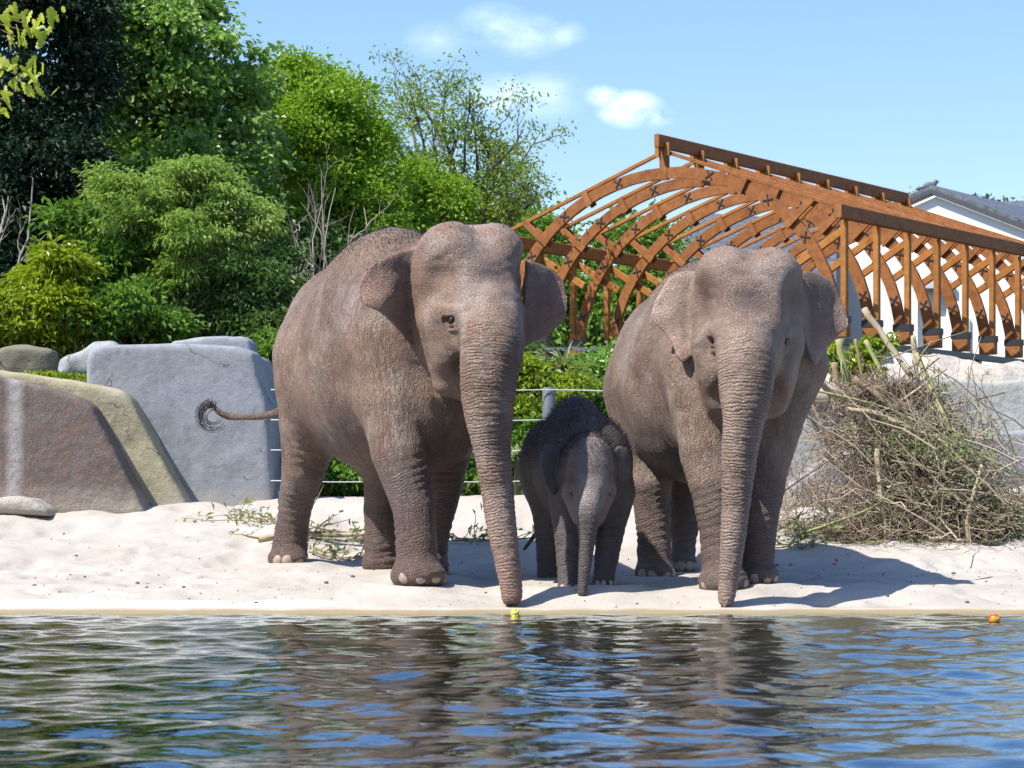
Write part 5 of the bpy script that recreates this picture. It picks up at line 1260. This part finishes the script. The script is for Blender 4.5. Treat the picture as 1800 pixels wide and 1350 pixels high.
tree('conifer_shrub', 'soft needled green shrub left of the large elephant rump', 'shrub', G(440, 25.0),
     [(430, 500, 25, 60, 48, 0.6), (475, 530, 25, 45, 50, 0.5), (400, 545, 25, 55, 40, 0.5), (460, 580, 24.8, 50, 35, 0.5), (490, 470, 25.2, 28, 28, 0.4)],
     330, 56, 0.17, 0.075, 0.2, 'conif', 65, 0.05, droop=0.6)
tree('leafy_shrub', 'green bush between grey block and elephant rump', 'shrub', G(480, 23.5),
     [(478, 640, 23.5, 32, 55, 0.4), (500, 720, 23.3, 40, 70, 0.4), (490, 820, 23.2, 40, 60, 0.4)], 150, 44, 0.15, 0.09, 0.45, 'green', 66, 0.03)
# --- behind the wire fence in the middle
tree('leafy_shrub', 'lime green bush behind the fence between trunk and calf', 'shrub', G(935, 22.6),
     [(940, 655, 22.6, 50, 38, 0.4), (920, 720, 22.4, 50, 40, 0.4), (985, 700, 22.4, 30, 40, 0.4)], 230, 46, 0.12, 0.062, 0.5, 'lime', 67, 0.025)
tree('leafy_shrub', 'darker lower bush behind the fence beside the calf rump', 'shrub', G(925, 22.2),
     [(920, 790, 22.2, 40, 45, 0.35), (900, 850, 22.0, 45, 40, 0.35), (960, 780, 22.1, 40, 50, 0.3)], 150, 44, 0.13, 0.07, 0.4, 'green', 68, 0.02)
tree('leafy_shrub', 'bright green bush left of the right elephant flank', 'shrub', G(1040, 23.5),
     [(1035, 670, 23.5, 34, 36, 0.4), (1060, 650, 23.8, 34, 34, 0.4), (1050, 730, 23.3, 40, 50, 0.4)], 170, 46, 0.16, 0.085, 0.55, 'plane', 69, 0.03)
tree('leafy_shrub', 'green bush seen under the large elephant belly', 'shrub', G(605, 22.2),
     [(600, 830, 22.2, 60, 40, 0.4), (560, 850, 22.1, 35, 30, 0.35), (650, 850, 22.2, 40, 35, 0.4)], 190, 44, 0.13, 0.075, 0.5, 'green', 70, 0.02)
tree('leafy_shrub', 'green bush low between the large elephant front legs and trunk', 'shrub', G(835, 22.2),
     [(830, 830, 22.2, 50, 50, 0.4), (845, 760, 22.4, 35, 40, 0.35)], 130, 44, 0.13, 0.075, 0.5, 'plane', 71, 0.02)
tree('leafy_shrub', 'low green sprigs growing out of the brush pile', 'shrub', (2.95, 20.7, 1.5),
     [(1470, 625, 20.6, 30, 26, 0.25), (1540, 615, 20.6, 32, 20, 0.25), (1500, 640, 20.6, 40, 22, 0.25)], 70, 34, 0.10, 0.075, 0.4, 'yellow', 72, 0.012)

# spiky grey-green palm leaves behind the fence
def spiky(px, py, Y, n, L, seed, label):
    rs = np.random.RandomState(seed); r = empty('spiky_plant', G(px, Y)); tag(r, label, 'plant'); c = P(px, py, Y); mat = LV['grey']
    st = MB(); st.tube(curve_pts(G(px, Y), c, rs, 5, 0.02), 0.03, 6); st.build('stem', M_BARK, r, True)
    for i in range(n):
        a = rs.rand() * 2 * PI; e = R(-20 + 90 * rs.rand()); d = np.array([math.cos(a) * math.cos(e), math.sin(a) * math.cos(e), math.sin(e)])
        t = np.linspace(0, 1, 5)[:, None]; p = c + d * t * L * (0.7 + 0.5 * rs.rand()) + np.array([0, 0, -0.35]) * t * t * L
        s = np.cross(d, (0, 0, 1)); s /= np.linalg.norm(s) + 1e-9; w = np.array([0.010, 0.014, 0.012, 0.008, 0.001])[:, None]
        V = np.concatenate([p - s * w, p + s * w + np.array([0, 0, 0.006])]); Qd = [(k, k + 1, k + 6, k + 5) for k in range(4)]
        mesh_obj('leaf', V, np.array(Qd), mat, r, True, dict(rnd=np.full(10, rs.rand())))
spiky(992, 645, 22.5, 46, 0.36, 5, 'spiky grey green palm tuft above the wire fence')
spiky(910, 800, 21.6, 30, 0.34, 6, 'spiky palm tuft low behind the wires beside the trunk')

# --- bare shrub and bare branch
def bare(name, label, base, tips, Y, r0, seed, nsub=5):
    rs = np.random.RandomState(seed); r = empty(name, base); tag(r, label, 'bare shrub')
    for k, (tx, ty) in enumerate(tips):
        m = MB(); b = np.array(base) + rs.randn(3) * 0.08; b[2] = base[2]; tip = P(tx, ty, Y + rs.randn() * 0.5)
        q = curve_pts(b, tip, rs, 12, 0.05, 0.0); q[:, 0] += np.sin(np.linspace(0, PI, 12)) * (tip[0] - b[0]) * 0.18
        m.tube(q, np.linspace(r0, r0 * 0.22, 12), 6, False); L = np.linalg.norm(tip - b)
        for j in range(nsub):
            i0 = rs.randint(4, 11); d = q[i0] - q[i0 - 1]; d /= np.linalg.norm(d); dv = d + rs.randn(3) * 0.6 + np.array([0, 0, 0.3]); e = q[i0] + dv / np.linalg.norm(dv) * L * (0.12 + 0.16 * rs.rand())
            q2 = curve_pts(q[i0], e, rs, 7, 0.10, -0.05); m.tube(q2, np.linspace(r0 * 0.38, r0 * 0.1, 7), 4, False)
            for l in range(3):
                s1 = q2[rs.randint(2, 6)]; e2 = s1 + (dv / np.linalg.norm(dv) + rs.randn(3) * 0.5) * L * 0.07; m.tube(curve_pts(s1, e2, rs, 4, 0.1), np.linspace(r0 * 0.16, r0 * 0.06, 4), 3, False)
        m.build('stem', M_DEAD, r, True)
bare('bare_shrub', 'leafless pale grey shrub above the large elephant back', G(575, 27), [(505, 375), (520, 420), (565, 300), (570, 340), (590, 330), (640, 365), (625, 400), (545, 440), (505, 440)], 27, 0.020, 31, 6)
bare('bare_shrub', 'bare curved pale branch at the far left edge', G(-70, 26), [(58, 312), (15, 345), (5, 350)], 26, 0.03, 33, 2)

# --- overhanging branch of a near tree, top left: every leaf a leaf of its own
def oak_branch():
    rs = np.random.RandomState(8); Y = 24.0; base = np.array([P(-420, 0, Y + 2)[0], Y + 2.6, 1.8]); r = empty('oak_tree', base)
    tag(r, 'near tree reaching in at top left with large yellow green lobed leaves', 'tree')
    m = MB(); crown_top = base + np.array([0.1, -0.6, 4.9]); m.tube(curve_pts(base, crown_top, rs, 8, 0.03), np.linspace(0.13, 0.07, 8), 9); m.build('trunk', M_BARK, r, True)
    out = [(0, .5), (.10, .42), (.16, .28), (.11, .20), (.22, .06), (.13, -.02), (.20, -.18), (.10, -.24), (.11, -.38), (0, -.5)]
    ol = [(x, y) for x, y in out] + [(-x, y) for x, y in out[1:-1][::-1]]
    Vl = np.array([(x, y, 0.12 * abs(x) + 0.10 * y * y) for x, y in ol] + [(0, 0, -0.015)]); n = len(ol); T_ = np.array([(k, (k + 1) % n, n) for k in range(n)])
    lm = make_mesh('leaf', Vl, T_, LV['oak'], False, dict(rnd=np.zeros(n + 1)))
    lms = []
    for v in (0.1, 0.5, 0.9):
        c = lm.copy(); c.attributes['rnd'].data.foreach_set('value', np.full(n + 1, v, dtype=np.float32)); lms.append(c)
    for tip, cnt, sp in (((40, 40), 20, (40, 22)), ((70, 62), 8, (10, 14)), ((28, 65), 7, (12, 12)), ((10, 105), 8, (14, 14)), ((48, 140), 20, (30, 18)), ((12, 180), 8, (14, 18)), ((-60, 60), 22, (60, 60)), ((-80, 160), 16, (50, 60))):
        c = P(*tip, Y); m = MB(); q = curve_pts(crown_top - np.array([0, 0, rs.rand() * 1.2]), c, rs, 8, 0.04, 0.05); m.tube(q, np.linspace(0.03, 0.006, 8), 5, False); m.build('branch', M_BARK, r, True)
        for k in range(cnt):
            o = bpy.data.objects.new('leaf', lms[rs.randint(3)]); COL.objects.link(o); o.parent = r
            pz = P(tip[0] + rs.randn() * sp[0] * 0.7, tip[1] + rs.randn() * sp[1] * 0.7, Y + rs.randn() * 0.12)
            o.location = tuple(pz - base); o.rotation_euler = (R(60 + 70 * rs.rand()), R(rs.randn() * 35), R(180 + rs.randn() * 50)); s = 0.165 * (0.75 + 0.5 * rs.rand()); o.scale = (s, s, s)
oak_branch()

# low plants and flowers on the terrace bed: uncountable cover
rs = np.random.RandomState(77); n = 2600
px = rs.rand(n) * 330 - 90; Yc = 21.7 + rs.rand(n) * 1.6; X = (px - 900) / FPX * Yc; Z = ground_z(X, Yc) + 0.03 * rs.rand(n)
V, F, rnd = leaves_mesh(np.stack([X, Yc, Z + 0.02], 1), rs.randn(n, 3) * 0.6 + np.array([0, 0, 0.7]), rs.randn(n, 3) + np.array([0, -0.5, 0.4]), 0.085, 0.35, rs)
tag(mesh_obj('ground_cover', V, F, LV['yellow'], None, False, dict(rnd=rnd)), 'low weeds and flowers on the soil bed above the slabs', 'ground cover', None, 'stuff')
# ================================================================== brush pile and small things
M_LOGP = mat_bark('log_pale', (0.33, 0.27, 0.17), (0.46, 0.39, 0.27)); M_LOGG = mat_bark('log_green', (0.24, 0.26, 0.10), (0.36, 0.36, 0.17)); M_LOGB = mat_bark('log_brown', (0.20, 0.135, 0.085), (0.33, 0.23, 0.15))
M_TWIG = None
def mat_twig():
    t = NT('twigs'); r = t.attr('rnd'); c = t.ramp(r, [(0.0, (0.10, 0.075, 0.055)), (0.4, (0.24, 0.18, 0.13)), (0.7, (0.38, 0.30, 0.215)), (1.0, (0.52, 0.45, 0.33))]); return t.done(t.bsdf(c, 0.85, 0.2))
M_TWIG = mat_twig()
logs = [('stout pale leaning log, tallest of the brush pile, against the timber base', [(1519, 543, 19.3), (1560, 602, 19.2), (1602, 661, 19.1)], .027, M_LOGP),
        ('upright pale cut pole beside the green log', [(1605, 591, 19.4), (1611, 648, 19.35), (1614, 731, 19.3)], .022, M_LOGP),
        ('curved yellow green log on the right of the brush pile', [(1611, 623, 19.2), (1646, 699, 18.9), (1668, 744, 18.75), (1691, 776, 18.6)], .022, M_LOGG),
        ('thickest short mossy log standing at left of brush pile', [(1474, 598, 19.5), (1484, 650, 19.45), (1492, 710, 19.4)], .030, M_LOGG),
        ('brown stump of log next to the mossy one', [(1466, 640, 19.4), (1474, 680, 19.35), (1482, 715, 19.3)], .026, M_LOGB),
        ('thick log end pointing at the right elephant leg', [(1412, 655, 19.0), (1446, 678, 19.1), (1482, 712, 19.2)], .028, M_LOGP),
        ('slanting greenish pole near top centre of brush pile', [(1522, 600, 19.3), (1545, 645, 19.2), (1572, 694, 19.1)], .020, M_LOGG),
        ('short brown log lying across brush pile centre', [(1500, 667, 18.95), (1540, 695, 18.9), (1577, 722, 18.85)], .030, M_LOGB),
        ('long pale stem running down the right side of brush pile', [(1490, 720, 18.7), (1541, 728, 18.65), (1614, 760, 18.55), (1656, 776, 18.5), (1694, 814, 18.45), (1735, 855, 18.4)], .019, M_LOGP),
        ('thin upright brown stick in upper left of brush pile', [(1503, 597, 19.2), (1512, 640, 19.15), (1519, 705, 19.1)], .014, M_LOGB),
        ('crooked upright pale stem at front of brush pile', [(1541, 791, 18.5), (1546, 840, 18.45), (1549, 880, 18.4), (1560, 942, 18.4)], .022, M_LOGP),
        ('forked pale branch standing on sand at right', [(1703, 955, 18.3), (1700, 919, 18.3), (1707, 884, 18.3), (1726, 817, 18.35)], .016, M_LOGP),
        ('dark straight cane leaning on pale wall', [(1414, 680, 19.4), (1440, 738, 19.2), (1470, 800, 19.0)], .011, M_LOGB),
        ('thin grey branch sloping over the bluish slab', [(1376, 864, 18.7), (1430, 827, 18.75), (1512, 774, 18.8)], .010, M_LOGB),
        ('thin stick lying out over the sand before brush pile', [(1410, 938, 18.3), (1509, 903, 18.35), (1572, 870, 18.4)], .011, M_LOGG),
        ('long yellow green cane lying flat on the sand', [(1352, 957, 18.4), (1509, 954, 18.4), (1637, 951, 18.45), (1815, 956, 18.4)], .010, M_LOGG),
        ('long thin pale cane crossing the brush pile top left to right', [(1418, 683, 18.9), (1541, 712, 18.8), (1640, 752, 18.7)], .010, M_LOGG),
        ('thin stick pointing right above the concrete ledge', [(1645, 715, 18.9), (1700, 706, 18.9), (1767, 690, 18.9)], .008, M_LOGB),
        ('grey stick pointing up right, lower of two', [(1580, 708, 18.9), (1622, 678, 18.9), (1664, 648, 18.9)], .011, M_LOGP),
        ('grey stick pointing up right, upper of two', [(1570, 692, 19.0), (1612, 660, 19.0), (1651, 629, 19.0)], .010, M_LOGB),
        ('thin twig reaching to timber base rail', [(1550, 634, 19.1), (1630, 605, 19.1), (1703, 581, 19.1)], .006, M_LOGB),
        ('slender stem sloping off the right edge', [(1700, 792, 18.5), (1755, 815, 18.45), (1815, 846, 18.4)], .012, M_LOGG)]
rs = np.random.RandomState(12)
for lab, pts, r, mt in logs:
    p = np.array([P(*q) for q in pts]); p, _ = catmull(p, np.zeros(len(p)), 5); p += rs.randn(*p.shape) * r * 0.09
    rr = np.linspace(r * 1.05, r * 0.75, len(p)) * (1 + 0.06 * rs.randn(len(p)))
    o = empty('brush_log' if r > 0.018 else 'brush_stick', p[0]); tag(o, lab, 'log' if r > 0.018 else 'stick', 'branches of the brush pile')
    m = MB(); m.tube(p, rr, 9); m.build('stem', mt, o, True)
    if r > 0.018:
        for e, d in ((0, -1), (-1, 1)):
            t = (p[1] - p[0]) if e == 0 else (p[-1] - p[-2]); t = t / np.linalg.norm(t) * d
            m = MB(); m.tube([p[e] - t * 0.004, p[e] + t * 0.004], [rr[e] * 0.97, rr[e] * 0.93], 9); m.build('cut_end', mat_plain('cut_wood', (0.55, 0.42, 0.26), 0.7, 0.2, 40, 0.2) if 'cut_wood' not in bpy.data.materials else bpy.data.materials['cut_wood'], o)
    for k in range(rs.randint(1, 4)):
        i = rs.randint(2, len(p) - 1); e = p[i] + (p[i] - p[i - 1]) * 2 + rs.randn(3) * 0.12
        m = MB(); m.tube(curve_pts(p[i], e, rs, 4, 0.1), np.linspace(r * 0.4, r * 0.15, 4), 4); m.build('side_twig', mt, o, True)
# tangled twigs: one mass
def twig_mass(n, seed):
    rs = np.random.RandomState(seed); m = MB(); rnd = []
    for k in range(n):
        u = rs.rand()
        if u < 0.80:
            h = rs.rand() ** 1.25; w = (1 - h) ** 0.8; px = 1618 - 55 * h + rs.randn() * (98 * w + 34); py = 948 - h * 275; Y = 18.75 + 0.35 * h + rs.randn() * 0.28 * (w + .2)
        elif u < 0.93:
            px = 1380 + rs.rand() * 420; py = 915 + rs.rand() * 34; Y = 18.55 + rs.rand() * 0.5
        else:
            px = 1720 + rs.rand() * 110; py = 870 + rs.rand() * 70; Y = 18.7 + rs.randn() * 0.2
        c = P(px, py, Y); c[2] = max(c[2], gz(c[0], c[1]) + 0.01)
        L = 0.10 + 0.55 * rs.rand() ** 2; d = rs.randn(3) * np.array([1, 0.8, 0.75]); d /= np.linalg.norm(d)
        if u > 0.80: d[2] *= 0.25
        r = 0.0022 + 0.0042 * rs.rand() ** 2; q = curve_pts(c - d * L / 2, c + d * L / 2, rs, 5, 0.16); q[:, 2] = np.maximum(q[:, 2], 0.3)
        m.tube(q, np.linspace(r, r * 0.5, 5), 3, False); rnd += [min(1, max(0, 0.45 + 0.25 * rs.randn()))] * 15
    for k in range(150):          # long thin shoots, most of them leaning up to the left
        px = 1650 + rs.randn() * 70; py = 930 - rs.rand() * 210; c = P(px, py, 18.65 + rs.randn() * 0.2); L = 0.5 + 0.8 * rs.rand()
        d = np.array([-0.75 + 0.45 * rs.randn(), 0.25 * rs.randn(), 0.75 + 0.35 * rs.randn()]); d /= np.linalg.norm(d)
        r = 0.004 + 0.005 * rs.rand(); q = curve_pts(c - d * L * 0.4, c + d * L * 0.6, rs, 5, 0.07); q[:, 2] = np.maximum(q[:, 2], 0.4)
        m.tube(q, np.linspace(r, r * 0.5, 5), 3, False); rnd += [min(1, max(0, 0.75 + 0.2 * rs.randn()))] * 15
    V, F = m.arrays(); return V, F, np.array(rnd)
V, F, rnd = twig_mass(6200, 5)
tag(mesh_obj('twig_tangle', V, F, M_TWIG, None, True, dict(rnd=rnd)), 'dense tangle of thin brown twigs in the brush pile', 'brush', None, 'stuff')
rs = np.random.RandomState(9); C = []
for (x, y, Y, sx, sy, n) in ((1640, 780, 18.5, 50, 22, 900), (1690, 800, 18.45, 40, 25, 900), (1560, 760, 18.6, 40, 25, 400), (1600, 870, 18.5, 50, 20, 350), (1730, 870, 18.45, 40, 25, 600), (1780, 920, 18.4, 40, 20, 500), (1660, 680, 18.95, 14, 18, 120), (1400, 930, 18.4, 30, 10, 260), (1480, 900, 18.6, 50, 14, 200), (1640, 920, 18.45, 70, 16, 400)):
    for k in range(int(n * 0.42)): C.append(P(x + rs.randn() * sx, y + rs.randn() * sy, Y + rs.randn() * 0.13))
C = np.array(C); V, F, rnd = leaves_mesh(C, rs.randn(len(C), 3), rs.randn(len(C), 3) + np.array([0, -0.3, 0.6]), 0.042, 0.42, rs)
tag(mesh_obj('wilting_leaves', V, F, LV['grey'], None, False, dict(rnd=rnd)), 'wilting grey green leaves caught in the brush pile', 'foliage', None, 'stuff')

# fallen leafy branches on the sand behind the elephants
def fallen(label, pts, r, seed, nt=16, leaf='grey', Lt=0.3):
    rs = np.random.RandomState(seed); p = np.array([P(*q) for q in pts]); p[:, 2] = [gz(a, b) + r + 0.02 for a, b in p[:, :2]]; p, _ = catmull(p, np.zeros(len(p)), 5)
    o = empty('fallen_branch', p[0]); tag(o, label, 'branch', 'fallen branches on the sand'); m = MB(); m.tube(p, np.linspace(r, r * 0.5, len(p)), 7); m.build('stem', M_LOGP, o, True)
    tw = MB(); C, D = [], []
    for k in range(nt):
        s = p[rs.randint(1, len(p))]; e = s + np.array([rs.randn() * Lt, rs.randn() * Lt * 0.5, abs(rs.randn()) * Lt * 0.55]); q = curve_pts(s, e, rs, 5, 0.1); tw.tube(q, np.linspace(r * 0.35, 0.002, 5), 4)
        for j in range(6): C.append(q[rs.randint(1, 5)] + rs.randn(3) * 0.035); D.append(e - s + rs.randn(3) * 0.2)
    tw.build('twigs', M_LOGB, o, True); V, F, rnd = leaves_mesh(np.array(C), np.array(D), rs.randn(len(C), 3) + np.array([0, -0.4, 0.7]), 0.07, 0.26, rs); mesh_obj('leaves', V, F, LV[leaf], o, False, dict(rnd=rnd))
fallen('pale fallen log with leafy twigs behind the large elephant', [(455, 905, 18.2), (520, 912, 18.3), (600, 912, 18.3), (690, 916, 18.3)], .030, 3, 18)
fallen('thin leafy branch on sand below the pale fallen log', [(545, 940, 17.9), (600, 946, 17.8), (650, 952, 17.7)], .012, 4, 14)
fallen('fallen leafy branch between large elephant trunk and legs', [(800, 925, 18.3), (850, 935, 18.2), (935, 925, 18.2)], .012, 5, 14)
fallen('dry leafy twig against the foot of the grey block', [(478, 905, 18.9), (450, 890, 19.2), (400, 895, 19.3)], .008, 6, 16, Lt=0.22)
fallen('small leafy sprig on the sand beside the elephant right foot', [(1375, 945, 18.2), (1410, 940, 18.2), (1450, 945, 18.2)], .006, 7, 10, Lt=0.18)

# fruit and litter
def apple(c, r, name, label, mat, cat='fruit'):
    V = []; nu, nv = 20, 14
    for i in range(nv + 1):
        th = PI * i / nv
        for j in range(nu):
            a = 2 * PI * j / nu; rr = math.sin(th) * (1.0 + 0.05 * math.cos(5 * a) * (th > 2)) ; z = math.cos(th) * 0.92 - 0.30 * math.exp(-(math.sin(th) / 0.28) ** 2) * (1 if th < PI / 2 else -0.5)
            V.append((rr * math.cos(a), rr * math.sin(a), z))
    V = np.array(V) * r; rot = np.array(Matrix.Rotation(R(40), 3, 'X') @ Matrix.Rotation(R(25), 3, 'Y')); V = V @ rot.T + np.array(c)
    Qd = np.array([(i * nu + j, i * nu + (j + 1) % nu, (i + 1) * nu + (j + 1) % nu, (i + 1) * nu + j) for i in range(nv) for j in range(nu)])
    e = empty(name, c); tag(e, label, cat); mesh_obj('flesh', V, Qd, mat, e)
    m = MB(); tp_ = rot @ np.array([0, 0, 0.62 * r]); m.tube([np.array(c) + tp_, np.array(c) + tp_ * 1.7], [r * 0.06, r * 0.05], 5); m.build('stalk', M_BARK, e)
def mat_apple(n, a, b):
    t = NT(n); v = t.obj(); f = t.noise(v, 14, 4, 0.6); return t.done(t.bsdf(t.mix(t.ramp(f, [(0.42, 0), (0.56, 1)]), a, b), 0.25, 0.5))
apple(P(1748, 1097, 14.0) * np.array([1, 1, 0]) + np.array([0, 0, 0.012]), 0.035, 'apple', 'red and yellow apple floating near the right shore', mat_apple('apple_skin', (0.55, 0.03, 0.015), (0.65, 0.30, 0.03)))
apple(P(905, 1079, 14.85) * np.array([1, 1, 0]) + np.array([0, 0, 0.010]), 0.027, 'yellow_fruit', 'yellow fruit floating below the large elephant trunk tip', mat_apple('yellow_skin', (0.75, 0.50, 0.03), (0.80, 0.62, 0.10)))
def chunk(px, py, Y, r, name, label, mat, cat, group, seed):
    rs = np.random.RandomState(seed); x = P(px, py, Y)[0]; c = np.array([x, Y, gz(x, Y) + r * 0.3]); v, f = sphere_mesh((0, 0, 0), (r, r * 0.8, r * 0.6), None, 8, 6)
    v = v * (1 + 0.22 * vnoise(v / r, 1.3, seed)[:, None]) + c; tag(mesh_obj(name, v, f, mat), label, cat, group)
def ydepth(px, py):
    Ys = np.linspace(15.05, 19, 160); zs = ground_z((px - 900) / FPX * Ys, Ys); pys = 880 - (zs - CAMH) * FPX / Ys; return float(Ys[np.argmin(np.abs(pys - py))])
M_RED = mat_plain('apple_piece', (0.50, 0.09, 0.05), 0.5, 0.4, 40, 0.3); M_PEB = mat_plain('dark_pebble', (0.13, 0.10, 0.08), 0.8, 0.3, 40, 0.4)
for k, (x, y, w) in enumerate(((1470, 986, 'rightmost, beyond the elephant shadow rim'), (1467, 993, 'lower right in the elephant shadow'), (1390, 994, 'middle of the elephant shadow'), (1366, 994, 'nearest the right elephant foot'))):
    chunk(x, y, ydepth(x, y), 0.016, 'apple_piece', 'red apple piece on the sand, ' + w, M_RED, 'fruit', 'apple pieces on the sand', k)
peb = [(298 / 2, 850 + 328 / 2), (268 / 2, 850 + 255 / 2), (484 / 2, 1026), (645 / 2, 1033), (1147 / 2, 1025), (1708 / 2, 1042), (225 / 2, 931), (900 / 2, 1060), (515 / 2, 1033), (1676, 1009), (1552, 1010), (60, 1030), (620, 1015), (1560, 1050), (1700, 1060), (1120, 1062)]
pw = ['left of centre on the open sand', 'above the left pale rim', 'on the sand lip below the slabs', 'below the brown slab toward the water', 'left of the large elephant front foot', 'between large elephant foot and trunk', 'far left near the brown slab', 'wet edge left of the elephant', 'pair right stone on left sand', 'right of the elephant shadow', 'upright in the elephant shadow end', 'far left near water', 'behind the large elephant front foot', 'below the right elephant shadow', 'right shore near the water', 'between the calf and right trunk']
for k, ((x, y), w) in enumerate(zip(peb, pw)):
    chunk(x, y, ydepth(x, y), 0.010 + 0.008 * ((k * 7) % 5) / 5, 'pebble', 'small dark pebble, ' + w, M_PEB, 'pebble', 'pebbles on the sand', 20 + k)
# crumbs and grit scattered over the sand: uncountable
rs = np.random.RandomState(31); m = MB(); n = 900
X = (rs.rand(n) - 0.5) * 8; Yc = 15.1 + rs.rand(n) ** 1.5 * 3.6; Z = ground_z(X, Yc)
for x, y, z in zip(X, Yc, Z):
    s = 0.003 + 0.006 * rs.rand() ** 3; a = rs.rand() * PI; c, d = math.cos(a) * s, math.sin(a) * s
    m.add([(x + c * 1.4, y + d, z), (x - d, y + c, z), (x - c, y - d, z), (x + d * .3, y - c, z + s * 1.2)], None, [(0, 1, 3), (1, 2, 3), (2, 0, 3)])
m2 = m.build('sand_grit', M_PEB); tag(m2, 'fine dark grit scattered over the sand', 'grit', None, 'stuff')
